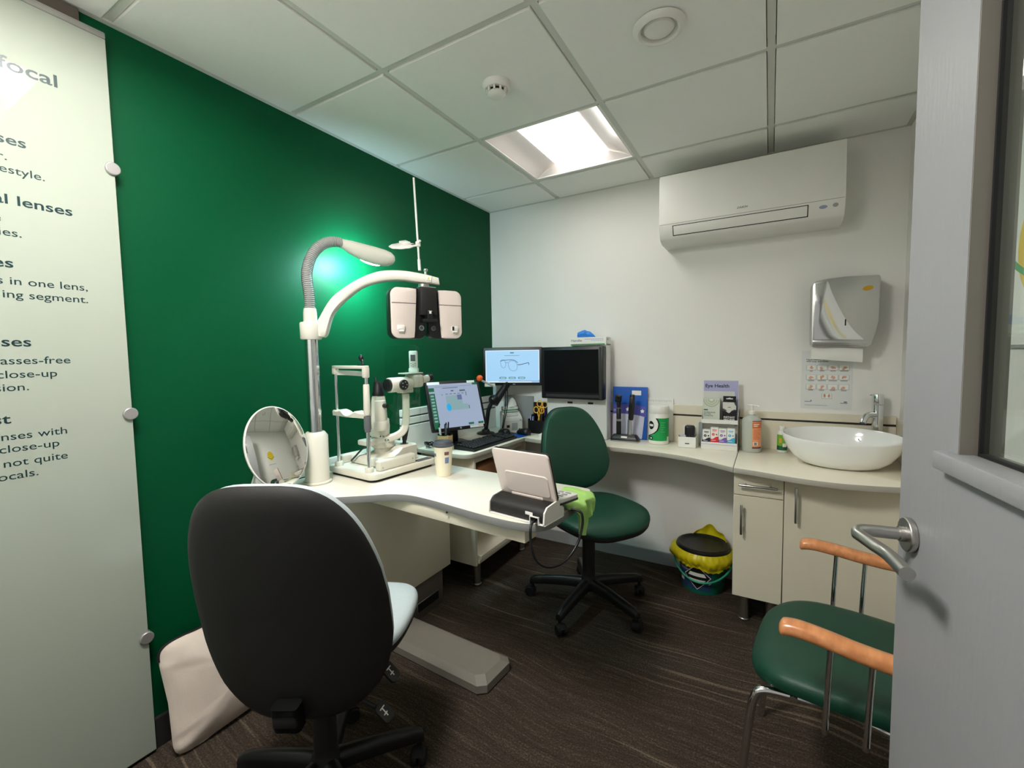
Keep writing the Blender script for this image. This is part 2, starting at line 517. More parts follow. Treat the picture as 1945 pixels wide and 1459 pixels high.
struct(mb.build('baseboard_back', m_skirt), 'grey skirting board', 'skirting')
mb = MB(); mb.b2((XL, .54, 0), (XL + .016, YB - .02, .1)); struct(mb.build('baseboard_left', m_darkskirt), 'dark skirting under the green wall', 'skirting')
mb = MB(); mb.b2((XL, .22, 0), (XL + .018, .541, 2.303), .002); struct(mb.build('trim_1', m_brownpost), 'dark brown upright beside the green wall', 'trim')
mb = MB()
for x0, x1 in ((-.60, -.545), (.345, .38)): mb.b2((x0, YF - .11, 0), (x1, YF + .012, 2.08), .003)
mb.b2((-.60, YF - .11, 2.03), (.38, YF + .012, 2.09), .003)
struct(mb.build('trim_2', m_door), 'grey door frame', 'trim')

# upstand (backsplash) panels with a slot, along the back wall, and the slatted trunking on the green wall
mb = MB()
def upstand(mb, x0, x1, zt, y=YB):
    mb.mi = 0
    mb.b2((x0, y - .014, .764), (x1, y, .918), .001, seg=1)
    mb.mi = 1; mb.b2((x0, y - .006, .918), (x1, y, .928))
    mb.mi = 0; mb.b2((x0, y - .014, .928), (x1, y, zt), .002, seg=1)
upstand(mb, -1.24, -.142, .982); upstand(mb, -.136, XR - .013, .968)
mb.b2((XR - .012, 2.24, .764), (XR, YB, .95), .001, seg=1)
struct(mb.build('trim_3', [m_splash, m_darkskirt]), 'cream upstand along the back wall', 'upstand')
mb = MB()
mb.mi = 0
for z0, z1 in ((.764, .905), (.914, .950), (.959, .998)): mb.b2((XL, 1.775, z0), (XL + .022, YB - .001, z1), .002, seg=1)
mb.mi = 1; mb.b2((XL, 1.778, .764), (XL + .008, YB - .001, .996))
struct(mb.build('trim_4', [m_white_pl, m_midgrey]), 'white slatted panel on the green wall', 'panel')
mb = MB(); mb.b2((XL, .97, .776), (XL + .02, 1.77, .83), .003); struct(mb.build('trim_5', m_white_pl), 'white cable trunking at the foot of the green wall', 'trunking')

# ------------------------------------------------------------------ ceiling lights
def ceiling_light(x, y, label, em):
    t = thing('ceiling_light', label, 'ceiling light', (x, y, ZC), 0, 'recessed ceiling lights')
    h = .283
    mb = MB()
    for s in (-1, 1):
        mb.b2((-h, s * h - .006, -.001), (h, s * h + .006, .004)); mb.b2((s * h - .006, -h, -.001), (s * h + .006, h, .004))
        mb.b2((-h, s * (h + .001) - .001, .004), (h, s * (h + .001) + .001, .075)); mb.b2((s * (h + .001) - .001, -h, .004), (s * (h + .001) + .001, h, .075))
    mb.b2((-h, -h, .075), (h, h, .078))
    mb.build('frame', m_white_pl, t)
    for s in (-1, 1):
        mb = MB()
        def wing(u, v):
            xx = .149 + (h - .008 - .149) * u
            return (s * xx, -h + .005 + (2 * h - .01) * v, .052 * (1 - u ** 2.2) + .003)
        mb.grid(wing, 8, 2, .001); mb.build('reflector', m_reflector, t)
        mb = MB()
        mb.poly([(-h + .006, s * (h - .004), .003), (h - .006, s * (h - .004), .003), (.16, s * (h - .03), .05), (-.16, s * (h - .03), .05)])
        mb.build('end_plate', m_reflector, t)
    mb = MB()
    pr = [(-.148, .066), (-.148, .048), (-.130, .042), (0, .040), (.130, .042), (.148, .048), (.148, .066)]
    mb.rings([[Vector((a, yy, b)) for a, b in pr] for yy in (-h + .012, -h + .03, h - .03, h - .012)])
    mb.build('diffuser', em, t)
ceiling_light(LIGHTS[0][0], LIGHTS[0][1], 'square recessed light panel glowing in the ceiling in front of the air conditioner', m_white_emit[0])
ceiling_light(LIGHTS[1][0], LIGHTS[1][1], 'square recessed light panel overhead by the doorway, seen reflected in the glossy board', m_white_emit[1])

# ------------------------------------------------------------------ smoke detector and vent
t = thing('smoke_detector', 'small white slotted smoke detector on the ceiling near the light panel', 'smoke detector', (-.905, 1.475, ZC - .007))
mb = MB(); mb.lathe([(.0, 0), (.052, 0), (.053, -.006), (.050, -.018), (.044, -.024), (.0, -.024)], n=36); mb.build('base', m_white_pl, t)
mb = MB(); mb.lathe([(.030, -.024), (.030, -.036)], n=24); mb.build('chamber', m_black, t)
mb = MB(); mb.lathe([(.0, -.036), (.024, -.036), (.034, -.034), (.034, -.038), (.026, -.046), (.018, -.049), (.0, -.05)], n=32)
for k in range(10):
    a = 2 * PI * k / 10
    mb.M = Matrix.Rotation(a, 4, 'Z'); mb.box((.036, 0, -.030), (.010, .007, .016), .002)
mb.M = Matrix.Identity(4)
mb.build('cap', m_white_pl, t)
t = thing('ceiling_vent', 'round white air valve with a domed disc in the ceiling', 'air vent', (-.318, 1.49, ZC - .007))
mb = MB(); mb.lathe([(.048, .004), (.058, -.004), (.078, -.002), (.080, -.006), (.074, -.014), (.062, -.019), (.056, -.014), (.054, .004)], n=48)
mb.build('ring', m_white_pl, t)
mb = MB(); mb.lathe([(0, .004), (.056, .004), (.056, .002), (0, .002)], n=40); mb.build('throat', m_black, t)
mb = MB(); mb.lathe([(0, -.004), (.042, -.004), (.0455, -.008), (.042, -.013), (.022, -.019), (0, -.020)], n=40); mb.build('disc', m_white_pl, t)

# ------------------------------------------------------------------ glossy poster board on the left
t = thing('poster_board', 'tall glossy pale green board with dark lettering about lenses, held by metal clips', 'board', (XL, .31, 0))
bx = .024
mb = MB(); mb.box((bx + .004, 0, 1.128), (.008, .565, 2.23), .001, seg=1); mb.build('panel', m_board, t)
mb = MB(); mb.box((bx + .003, -.002, 2.252), (.016, .570, .020), .005); mb.build('top_rail', m_alu, t)
for z in (.398, 1.126, 1.868):
    mb = MB(); mb.cyl((.0, .277, z), (bx + .016, .277, z), .019, n=28, bev=.003); mb.build('clip', m_alu, t)
for body, y, z, b in [("focal", .4822, 2.0499, 2), ("ses", .4084, 1.8587, 1), ("r.", .3718, 1.8155, 0), ("estyle.", .4398, 1.784, 0),
                      ("al lenses", .4902, 1.7039, 1), ("e", .3510, 1.6563, 0), ("ties.", .3863, 1.6212, 0), ("es", .3661, 1.5394, 1),
                      ("s in one lens,", .5107, 1.4957, 0), ("ing segment.", .5097, 1.4606, 0), ("ses", .3864, 1.3338, 1),
                      ("asses-free", .4609, 1.2866, 0), ("close-up", .4317, 1.2504, 0), ("sion.", .3753, 1.2163, 0), ("st", .3356, 1.1318, 1),
                      ("enses with", .4430, 1.0878, 0), ("close-up", .4245, 1.0550, 0), ("not quite", .4393, 1.0171, 0), ("ocals.", .3792, .9831, 0)]:
    sz = (.0285, .0355, .046)[b]
    text(body, sz, m_boardtxt, t, basis((bx + .0082, y - .31, z), (0, 1, 0), (0, 0, 1)), 'lettering', 'RIGHT', .013 if b else 0.002, sx=(1.19, 1.27, 1.33)[b])

# ------------------------------------------------------------------ the open door
ang = math.atan2(-.99, .134)
t = struct(thing('door_1', 'grey door with a glazed panel, standing open on the right', 'door', (.1905, .940, 0), ang))
def ring_panel(mb, x0, x1, z0, z1, X0, X1, Z0, Z1, y0, y1):
    mb.b2((X0, y0, Z0), (x0, y1, Z1)); mb.b2((x1, y0, Z0), (X1, y1, Z1)); mb.b2((x0, y0, Z0), (x1, y1, z0)); mb.b2((x0, y0, z1), (x1, y1, Z1))
mb = MB(); ring_panel(mb, .165, .66, 1.150, 1.86, 0, .82, .006, 2.02, 0, .044); mb.build('leaf', m_door, t)
mb = MB()
mb.mi = 0
ring_panel(mb, .1665, .6585, 1.152, 1.858, .165, .66, 1.150, 1.86, .0005, .0185)
ring_panel(mb, .1665, .6585, 1.152, 1.858, .165, .66, 1.150, 1.86, .0275, .0435)
mb.mi = 1
ring_panel(mb, .170, .655, 1.156, 1.855, .165, .66, 1.150, 1.86, .0185, .0275)
mb.build('glazing_bead', [m_reveal, m_rubber], t)
mb = MB(); mb.b2((.138, -.016, 1.128), (.69, .0185, 1.1525), .003); mb.build('window_sill', m_door, t)
mb = MB(); mb.b2((.1665, .0205, 1.153), (.6585, .0255, 1.857)); mb.build('window_pane', m_acrylic, t)
mb = MB(); mb.cyl((.048, 0, 1.0), (.048, -.010, 1.0), .0265, n=40, bev=.002); rose = mb.build('handle_rose', m_satin, t)
mb = MB(); hx = .048
pts = smooth_path([(hx, -.008, 1.0), (hx, -.040, 1.0), (hx, -.058, 1.0), (hx + .012, -.067, .998), (hx + .035, -.062, .994), (hx + .065, -.052, .990), (hx + .098, -.050, .988), (hx + .128, -.050, .988)], 8)
pts = [(hx, -.006, 1.0), (hx, -.050, 1.0)] + [tuple(p) for p in smooth_path([(hx, -.060, 1.0), (hx + .004, -.069, .9985), (hx + .014, -.072, .996)], 5)] + \
      [tuple(p) for p in smooth_path([(hx + .040, -.060, .9915), (hx + .058, -.052, .989), (hx + .080, -.049, .988), (hx + .125, -.049, .988)], 6)]
mb.tube(pts, .0095, 20); mb.build('handle_lever', m_satin, t)
mb = MB(); mb.cyl((hx, -.009, 1.0), (hx, -.017, 1.0), .0115, n=28); mb.build('handle_collar', m_satin, rose)

# notice on the right wall, glimpsed through the door's glass
t = thing('wall_notice', 'white notice with yellow and green design on the right wall, seen through the door glass', 'notice', (XR, 1.50, 1.2915))
mb = MB(); mb.b2((-.004, -.15, 0), (0, .15, .42), .0008, seg=1); mb.build('sheet', m_paper, t)
mb = MB(); mb.M = basis((-.0045, .0, .24), (0, -1, 0), (0, 0, 1)); mb.prism(superell(.24, .26, 2, 40), 0, .0006); mb.build('yellow_disc', m_warn, t)
mb = MB()
mb.M = basis((-.0046, .0, .12), (0, -1, 0), (0, 0, 1))
mb.prism([(x, .030 + .05 * abs(x / .14) ** 1.5) for x in [-.14 + .28 * k / 20 for k in range(21)]] + [(x, .045 + .055 * abs(x / .14) ** 1.5) for x in [.14 - .28 * k / 20 for k in range(21)]], 0, .0009)
mb.build('green_swoosh', m_greenlab, t)
mb = MB(); mb.b2((-.006, -.152, -.004), (0, .152, .004)); mb.build('bottom_bar', m_grey_pl, t)

# ------------------------------------------------------------------ air conditioner
t = thing('air_conditioner', 'white split air conditioner mounted high on the back wall', 'air conditioner', (-.125, YB, 1.885))
pr = [(0, 0), (-.135, 0), (-.178, .012), (-.190, .022), (-.2145, .088), (-.2155, .10), (-.203, .345), (-.198, .350), (0, .350)]
mb = MB()
x0, x1 = -.408, .408
rs = []
for x, k in ((x0, .004), (x0 + .0015, .001), (x0 + .004, 0), (x1 - .004, 0), (x1 - .0015, .001), (x1, .004)):
    rs.append([Vector((x, min(0, y + k) if y < 0 else y, z + (k if z < .02 else (-k if z > .34 else 0)))) for y, z in pr])
mb.rings(rs); mb.build('body', m_white_pl, t, angle=30)
def fp(z):
    a, b = (.022, -.190), (.088, -.2145)
    return b[1] + (a[1] - b[1]) * (b[0] - z) / (b[0] - a[0])
mb = MB()
mb.mi = 1; mb.poly([(-.338, fp(.029) - .0006, .029), (.268, fp(.029) - .0006, .029), (.268, fp(.080) - .0006, .080), (-.338, fp(.080) - .0006, .080)])
mb.mi = 0; mb.M = basis((-.035, fp(.0545) - .0022, .0545), (1, 0, 0), (0, fp(.08) - fp(.029), .051))
mb.prism(rrect(.597, .0465, .002), -.001, .0012, .0005); mb.build('louvre_flap', [m_white_pl, m_black], t)
mb = MB(); mb.b2((x0 + .004, -.2152, .0885), (x1 - .004, -.2142, .0905)); mb.build('panel_seam', m_grey_pl, t)
mb = MB(); mb.M = basis((.325, fp(.058) - .0008, .062), (1, 0, 0), (0, fp(.08) - fp(.029), .051))
mb.mi = 0; mb.prism(superell(.032, .016, 2, 24), 0, .001); mb.mi = 1; mb.prism([(x + .046, y + .002) for x, y in superell(.022, .018, 2, 20)], 0, .0016)
mb.mi = 2
for k in range(4): mb.prism([(-.012 + .0 * k, -.012 - .007 * k), (-.004, -.012 - .007 * k), (-.004, -.009 - .007 * k), (-.012, -.009 - .007 * k)], 0, .0006); mb.prism([(.0, -.012 - .006 * k), (.010, -.012 - .006 * k), (.010, -.0095 - .006 * k), (.0, -.0095 - .006 * k)], 0, .0006)
mb.build('indicator_panel', [M('indicator_blue', (146, 152, 176), .4), m_grey_pl, m_inkgrey], t)
text('DAIKIN', .014, m_inkgrey, t, basis((-.03, -.2152, .113), (1, 0, 0), (0, .02, 1)), 'brand_mark', 'LEFT', .02, .048, shear=.3)

# ================================================================== fixed furniture
def side_mat(o, zlim=0.5, idx=1):
    for p in o.data.polygons:
        if abs(p.normal.z) < zlim: p.material_index = idx
    return o
WT, WTH = .765, .024
WS = WT - .0006      # worktop surface, a hair under the things standing on it
back_edge = [(-1.334, 2.442), (-1.199, 2.418), (-.95, 2.405), (-.733, 2.401), (-.587, 2.394), (-.50, 2.382), (-.418, 2.362), (-.34, 2.334), (-.259, 2.292), (-.19, 2.245), (-.1345, 2.210)]
mb = MB(); mb.prism([(p.x, p.y) for p in smooth_path([(x, y, 0) for x, y in back_edge], 4)] + [(-.1345, YB), (-1.334, YB)], WT - WTH, WS, .0015)
o = side_mat(mb.build('worktop', [m_lam, m_edge])); tag(o, 'cream worktop along the back wall with a curved front edge, left of the basin', 'worktop')
sink_edge = [(-.1325, 2.207), (-.034, 2.185), (.063, 2.152), (.171, 2.130), (.29, 2.130), (.439, 2.165), (.539, 2.21)]
mb = MB(); mb.prism([(p.x, p.y) for p in smooth_path([(x, y, 0) for x, y in sink_edge], 4)] + [(.539, YB), (-.1325, YB)], WT - WTH, WS, .0015)
o = side_mat(mb.build('worktop', [m_lam, m_edge])); tag(o, 'cream worktop carrying the wash basin, bowed at the front', 'worktop')
side_edge = [(-1.7545, 1.893), (-1.597, 1.876), (-1.463, 1.868), (-1.40, 1.873), (-1.370, 1.895), (-1.360, 1.94), (-1.343, 2.155), (-1.3355, 2.442)]
mb = MB(); mb.prism(side_edge + [(-1.3355, YB), (-1.7545, YB)], WT - WTH, WS, .0015)
o = side_mat(mb.build('worktop', [m_lam, m_edge])); tag(o, 'cream worktop against the green wall holding keyboard and monitor', 'worktop')

def unit_leg(mb, x, y, z):
    mb.cyl((x, y, .012), (x, y, z), .021, n=24); mb.cyl((x, y, 0), (x, y, .012), .025, n=24, bev=.003)
def bar_handle(parent, p0, p1, n, r=.0055, name='handle'):
    mb = MB(); p0 = Vector(p0); p1 = Vector(p1); n = Vector(n)
    mb.cyl(p0, p1, r, n=16, bev=.0015)
    for f in (.18, .82):
        q = p0.lerp(p1, f); mb.cyl(q, q - n, r * .75, n=12)
    return mb.build(name, m_steel, parent)
# open storage unit under the side worktop
t = thing('storage_unit', 'open cream storage unit on metal legs under the keyboard worktop', 'cabinet', (-1.57, 2.23, 0))
ux0, ux1, uy0, uy1, uz0 = -.18, .195, -.285, .285, .13
for y in (uy0, uy1):
    mb = MB(); mb.b2((ux0, y - .009, uz0), (ux1, y + .009, .7405), .001, seg=1); mb.build('side_panel', m_beige, t)
mb = MB(); mb.b2((ux0, uy0 + .0095, uz0 + .01), (ux1 + .012, uy1 - .0095, uz0 + .03), .001, seg=1); mb.b2((ux1 - .012, uy0 + .014, uz0 + .03), (ux1 + .02, uy1 - .014, uz0 + .055), .002, seg=1); mb.build('bottom_panel', m_lam, t)
mb = MB(); mb.b2((ux0, uy0 + .0095, uz0 + .03), (ux0 + .008, uy1 - .0095, .74)); mb.build('back_panel', m_lam, t)
mb = MB(); mb.b2((ux0 + .009, uy0 + .0095, .555), (ux1 - .02, uy1 - .0095, .573), .001, seg=1); mb.build('shelf', m_lam, t)
mb = MB(); mb.b2((ux1 - .03, uy0 + .0095, .70), (ux1 - .012, uy1 - .0095, .7405), .001, seg=1); mb.build('front_rail', m_beige, t)
for x, y in ((ux1 - .03, uy0 + .04), (ux1 - .03, uy1 - .02), (ux0 + .04, uy0 + .04), (ux0 + .04, uy1 - .02)):
    mb = MB(); unit_leg(mb, x, y, uz0 + .01); mb.build('leg', m_satin, t)
o = MB().b2((-1.60, 1.99, .574), (-1.385, 2.22, .668), .003).build('storage_box', m_brown_box); tag(o, 'brown box on the shelf of the open storage unit, just under the keyboard', 'box')
o = MB().b2((-1.58, 2.26, .574), (-1.41, 2.42, .63), .003).build('document_tray', m_white_pl); tag(o, 'white tray on the shelf of the open storage unit, behind the brown box', 'tray')

# drawer unit and basin cupboard
FY = 2.25
t = thing('drawer_unit', 'narrow cream base unit with one drawer over a door, beside the bin', 'cabinet', (-.034, 2.48, 0))
mb = MB(); mb.b2((-.0995, FY + .0185 - 2.48, .15), (.0995, .24, .7405), .001, seg=1); mb.build('carcass', m_beige, t)
mb = MB(); mb.b2((-.0985, FY - 2.48, .6325), (.0985, FY + .018 - 2.48, .737), .0015, seg=1); d = mb.build('drawer', m_beige, t)
bar_handle(d, (-.077, FY - .028 - 2.48, .684), (.077, FY - .028 - 2.48, .684), (0, -.028, 0))
mb = MB(); mb.b2((-.0985, FY - 2.48, .15), (.0985, FY + .018 - 2.48, .629), .0015, seg=1); d = mb.build('door', m_beige, t)
bar_handle(d, (-.064, FY - .028 - 2.48, .455), (-.064, FY - .028 - 2.48, .595), (0, -.028, 0))
for x, y in ((-.052, -.145), (.06, -.145), (-.052, .2), (.06, .2)):
    mb = MB(); unit_leg(mb, x, y, .152); mb.build('leg', m_satin, t)
t = thing('basin_cupboard', 'wide cream cupboard with a long bar handle under the wash basin', 'cabinet', (.303, 2.48, 0))
mb = MB(); mb.b2((-.2365, FY + .0185 - 2.48, .15), (.2355, .24, .7405), .001, seg=1); mb.build('carcass', m_beige, t)
mb = MB(); mb.b2((-.2355, FY - 2.48, .15), (.2345, FY + .018 - 2.48, .737), .0015, seg=1); d = mb.build('door', m_beige, t)
bar_handle(d, (-.193, FY - .028 - 2.48, .545), (-.193, FY - .028 - 2.48, .70), (0, -.028, 0))
for x, y in ((-.19, -.145), (.19, -.145), (-.19, .2), (.19, .2)):
    mb = MB(); unit_leg(mb, x, y, .152); mb.build('leg', m_satin, t)

# ------------------------------------------------------------------ wash basin and tap
t = thing('wash_basin', 'white oval countertop wash basin with a chrome overflow', 'basin', (.285, 2.455, WT))
mb = MB()
def bring(rx, ry, z, oy=0.0, tilt=0.0, n=64):
    r = []
    for k in range(n):
        a = 2 * PI * k / n; y = ry * math.sin(a)
        r.append(Vector((rx * math.cos(a), y + oy, z + tilt * y)))
    return r
T = .085
outer = [(.09, .07, 0, 0, 0), (.115, .09, .0005, 0, 0), (.15, .115, .012, .002, 0), (.185, .144, .041, .006, .03), (.210, .160, .078, .008, .05), (.224, .168, .112, .012, .07), (.2285, .170, .134, .012, T)]
inner = [(.2265, .168, .138, .012, T), (.2225, .164, .1385, .012, T), (.2195, .161, .134, .012, T), (.210, .154, .104, .010, .07), (.190, .142, .064, .008, .05), (.15, .12, .030, .006, .02), (.09, .07, .017, .003, 0), (.02, .02, .014, 0, 0)]
mb.rings([bring(*a[:3], a[3], a[4]) for a in outer + inner]); mb.build('bowl', m_porc, t, angle=60)
mb = MB()
mb.M = basis((.098, .150, .104), (1, -.12, 0), (0, .5, 1))
mb.lathe([(.013, -.004), (.0165, -.002), (.0165, .003), (.012, .005), (.0105, .003)], n=28); mb.mi = 1; mb.lathe([(0, 0), (.0108, 0), (.0108, .001), (0, .001)], n=20); mb.mi = 0
for k in range(3): mb.box((0, 0, .002), (.021, .0022, .002), rot=(0, 0, PI * k / 3))
mb.build('overflow_ring', [m_chrome, m_black], t)
mb = MB(); mb.lathe([(0, .0150), (.020, .0150), (.022, .018), (.018, .021), (0, .0215)], n=28); mb.build('drain_plug', m_chrome, t)
t = thing('tap', 'chrome pillar tap with a curved spout behind the basin', 'tap', (.447, 2.672, WT))
mb = MB(); mb.cyl((0, 0, 0), (0, 0, .008), .027, n=32, bev=.002); mb.cyl((0, 0, .008), (0, 0, .262), .0225, n=32); mb.build('body', m_chrome, t)
mb = MB(); mb.cyl((0, 0, .2635), (0, 0, .312), .0235, n=32, bev=.0015); mb.M = Matrix.Translation((0, 0, .312)) @ Euler((0, .0, .6)).to_matrix().to_4x4(); mb.box((-.014, 0, -.004), (.05, .012, .007), .002); mb.build('lever', m_chrome, t)
mb = MB(); sp = smooth_path([(-.015, -.015, .213), (-.035, -.042, .217), (-.050, -.064, .215), (-.062, -.080, .200), (-.068, -.088, .183)], 6); mb.tube(sp, .0135, 20); mb.build('spout', m_chrome, t)
mb = MB(); d = (sp[-1] - sp[-2]).normalized(); mb.cyl(sp[-1], sp[-1] + d * .0015, .0105, n=20); mb.build('aerator', m_black, t)

# ================================================================== instrument table
DZ = .775
t = thing('instrument_table', 'white instrument table with a curved front edge on a grey floor plate', 'table', (-1.15, 1.40, 0))
def L(p): return (p[0] + 1.15, p[1] - 1.40)
front = [(-1.733, .925), (-1.62, .928), (-1.52, .958), (-1.40, 1.045), (-1.287, 1.132), (-1.229, 1.180), (-1.15, 1.205), (-1.039, 1.199), (-.933, 1.184), (-.789, 1.163), (-.690, 1.157), (-.636, 1.162), (-.600, 1.180), (-.580, 1.212), (-.571, 1.256), (-.565, 1.372), (-.560, 1.50), (-.575, 1.56), (-.61, 1.588), (-.80, 1.60), (-1.095, 1.622), (-1.295, 1.638), (-1.733, 1.665)]
fr = [(p.x, p.y) for p in smooth_path([(x, y, 0) for x, y in front], 3)]
mb = MB(); mb.prism([L(p) for p in fr], DZ - .028, DZ - .0006, .003); side_mat(mb.build('tabletop', [m_desk, m_deskedge], t), .8)
mb = MB(); mb.M = Matrix.Translation((L((-1.05, 1.243))[0], L((-1.05, 1.243))[1], 0)) @ Matrix.Rotation(-.070, 4, 'Z')
mb.b2((-.40, -.036, DZ - .074), (.405, .036, DZ - .0285), .003); mb.build('support_beam', m_beige, t)
mb = MB(); mb.b2((L((-1.735, 0))[0], L((0, 1.115))[1], .18), (L((-1.455, 0))[0], L((0, 1.815))[1], DZ - .0285), .002); mb.build('lift_casing', m_beige, t)
mb = MB(); mb.b2((L((-1.735, 0))[0], L((0, 1.13))[1], 0), (L((-1.462, 0))[0], L((0, 1.755))[1], .1795), .002); ped = mb.build('pedestal', m_dark_metal, t)
mb = MB(); mb.b2((L((-1.4615, 0))[0], L((0, 1.555))[1], .035), (L((-1.4590, 0))[0], L((0, 1.72))[1], .085), .001, seg=1); mb.mi = 1
mb.b2((L((-1.4592, 0))[0], L((0, 1.56))[1], .039), (L((-1.4585, 0))[0], L((0, 1.715))[1], .081)); mb.build('vent_plate', [m_satin, m_black], ped)
foot = [L(p) for p in [(-1.460, 1.333), (-.937, 1.305), (-.905, 1.330), (-.894, 1.478), (-.918, 1.503), (-1.460, 1.527)]]
fc = (sum(p[0] for p in foot) / 6, sum(p[1] for p in foot) / 6)
def fs(d): return [(x - math.copysign(d if x > fc[0] + .1 else 0, x - fc[0]), y - math.copysign(d, y - fc[1])) for x, y in foot]
mb = MB(); V = lambda o, z: [Vector((x, y, z)) for x, y in o]
mb.rings([V(fs(.004), .0), V(fs(0), .008), V(fs(0), .038), V(fs(.026), .058)]); mb.build('floor_plate', m_metal_grey, t, angle=15)
mb = MB(); mb.sphere((L((-.965, 0))[0], L((0, 1.190))[1], DZ - .03), .004, 10); mb.build('screw', m_black, t)

# ------------------------------------------------------------------ refraction stand: pole, arm, examination lamp
SP = Vector((-1.615, 1.155, DZ))
t = thing('refraction_stand', 'cream instrument stand with a chrome pole, curved arm and gooseneck lamp', 'instrument stand', SP)
def LS(pts): return [Vector(p) - SP for p in pts]
mb = MB(); mb.cyl((0, 0, 0), (0, 0, .010), .056, n=40, bev=.004); mb.build('base_flange', m_cream_pl, t)
mb = MB(); mb.lathe([(0, .010), (.0475, .010), (.0475, .196), (.036, .212), (.028, .213), (0, .213)], n=40); mb.build('pole_cover', m_cream_pl, t)
mb = MB(); mb.cyl((0, 0, .2135), (0, 0, .605), .0262, n=40); mb.build('pole', m_chrome, t)
mb = MB(); mb.lathe([(0, .590), (.038, .590), (.041, .594), (.041, .655), (.038, .660), (.0265, .662), (.0255, .700), (.023, .716), (0, .717)], n=40)
mb.build('collar', m_cream_pl, t)
U = LS([(-1.591, 1.174, 1.438), (-1.555, 1.208, 1.523), (-1.513, 1.244, 1.572), (-1.459, 1.289, 1.615), (-1.399, 1.336, 1.642), (-1.332, 1.387, 1.645), (-1.269, 1.433, 1.634), (-1.209, 1.477, 1.617)])
Lw = LS([(-1.563, 1.191, 1.382), (-1.544, 1.212, 1.466), (-1.501, 1.250, 1.530), (-1.448, 1.294, 1.579), (-1.387, 1.342, 1.601), (-1.331, 1.385, 1.605), (-1.275, 1.426, 1.596), (-1.205, 1.478, 1.587)])
Us = smooth_path([U[0] - Vector((.02, .012, .035))] + U, 5); Ls = smooth_path([Lw[0] - Vector((.02, .012, .008))] + Lw, 5)
pd = Vector((-.60, .80, 0))
mb = MB(); rs = []
for i, (a, b) in enumerate(zip(Us, Ls)):
    h = (a - b); hw = .021; e = .006
    if i >= len(Us) - 4: hw *= [.97, .9, .75, .5][i - len(Us) + 4]
    hn = h.normalized()
    rs.append([a - pd * (hw - e), a - pd * hw - hn * e, b - pd * hw + hn * e, b - pd * (hw - e), b + pd * (hw - e), b + pd * hw + hn * e, a + pd * hw - hn * e, a + pd * (hw - e)])
mb.rings(rs); arm = mb.build('arm', m_cream_pl, t, angle=50)
m0 = basis(LS([(-1.240, 1.4525, 1.611)])[0] - pd * .0218, (.80, .60, -.12), (0, 0, 1))
mb = MB(); mb.M = m0; mb.prism(rrect(.022, .024, .001), 0, .0006); mb.mi = 1; mb.prism([(-.006, -.004), (.006, -.004), (0, .007)], 0, .001); mb.mi = 2
mb.prism(rrect(.018, .0022, .0005, 2, 0, -.0075), 0, .001); mb.build('warning_sticker', [m_paper, m_warn, m_inkgrey], arm)
mb = MB(); kp = LS([(-1.250, 1.444, 1.632)])[0]; mb.cyl(kp, kp + Vector((0, 0, .014)), .005, n=16); mb.cyl(kp + Vector((0, 0, .012)), kp + Vector((0, 0, .022)), .009, n=20, bev=.002); mb.build('thumb_screw', m_satin, arm)
gp = smooth_path(LS([(-1.615, 1.155, 1.485), (-1.618, 1.157, 1.54), (-1.63, 1.159, 1.6), (-1.6379, 1.1655, 1.641), (-1.64, 1.1784, 1.6831), (-1.6362, 1.1977, 1.7224), (-1.6323, 1.2216, 1.7508), (-1.6244, 1.2491, 1.7718), (-1.6145, 1.278, 1.7822), (-1.6014, 1.3107, 1.7836)]), 24)
# resample evenly into ridges
ln = [0.0]
for a, b in zip(gp, gp[1:]): ln.append(ln[-1] + (b - a).length)
N = 150; pts = []; j = 0
for k in range(N + 1):
    s_ = ln[-1] * k / N
    while j < len(gp) - 2 and ln[j + 1] < s_: j += 1
    pts.append(gp[j].lerp(gp[j + 1], (s_ - ln[j]) / max(1e-9, ln[j + 1] - ln[j])))
mb = MB(); mb.tube(pts, [(.0222 if k % 3 == 1 else .0188) for k in range(N + 1)], 24); mb.build('gooseneck', m_grey_pl, t, angle=20)
hp = LS([(-1.6066, 1.3075, 1.7836), (-1.530, 1.546, 1.742)]); ax = (hp[1] - hp[0]); Lh = ax.length; ax.normalize()
nrm = Vector((-.76, .15, -.62)); nrm = (nrm - ax * nrm.dot(ax)).normalized(); sx = ax.cross(nrm)
tab = [(0, .020), (.06, .022), (.2, .032), (.4, .0395), (.6, .043), (.78, .0415), (.9, .0345), (.97, .021), (1.0, .003)]
mb = MB(); rs = []
for k in range(29):
    f = k / 28; r = lerp_tab(tab, f); c = hp[0] + ax * (Lh * 1.02 * f) + nrm * (.012 * math.sin(PI * f))
    ring = []
    for q in range(36):
        a = 2 * PI * q / 36
        vn = r * math.cos(a) * (.92 if math.cos(a) < 0 else .86); lim = .022 if .22 < f < .98 else 1
        ring.append(c + nrm * min(vn, lim) + sx * (r * math.sin(a)))
    rs.append(ring)
mb.rings(rs); lh = mb.build('lamp_head', m_cream_pl, t)
c0 = hp[0] + ax * (Lh * .60) + nrm * (.012 * .95 + .0225)
mb = MB(); mb.M = basis(c0, ax, nrm.cross(ax))
mb.puff(superell(.124, .058, 2.2, 40), [(1.0, -.002), (1.0, .001), (.96, .005), (.86, .010), (.68, .0145), (.4, .018), (.05, .019)]); mb.build('lamp_lens', m_lamp_emit, lh)

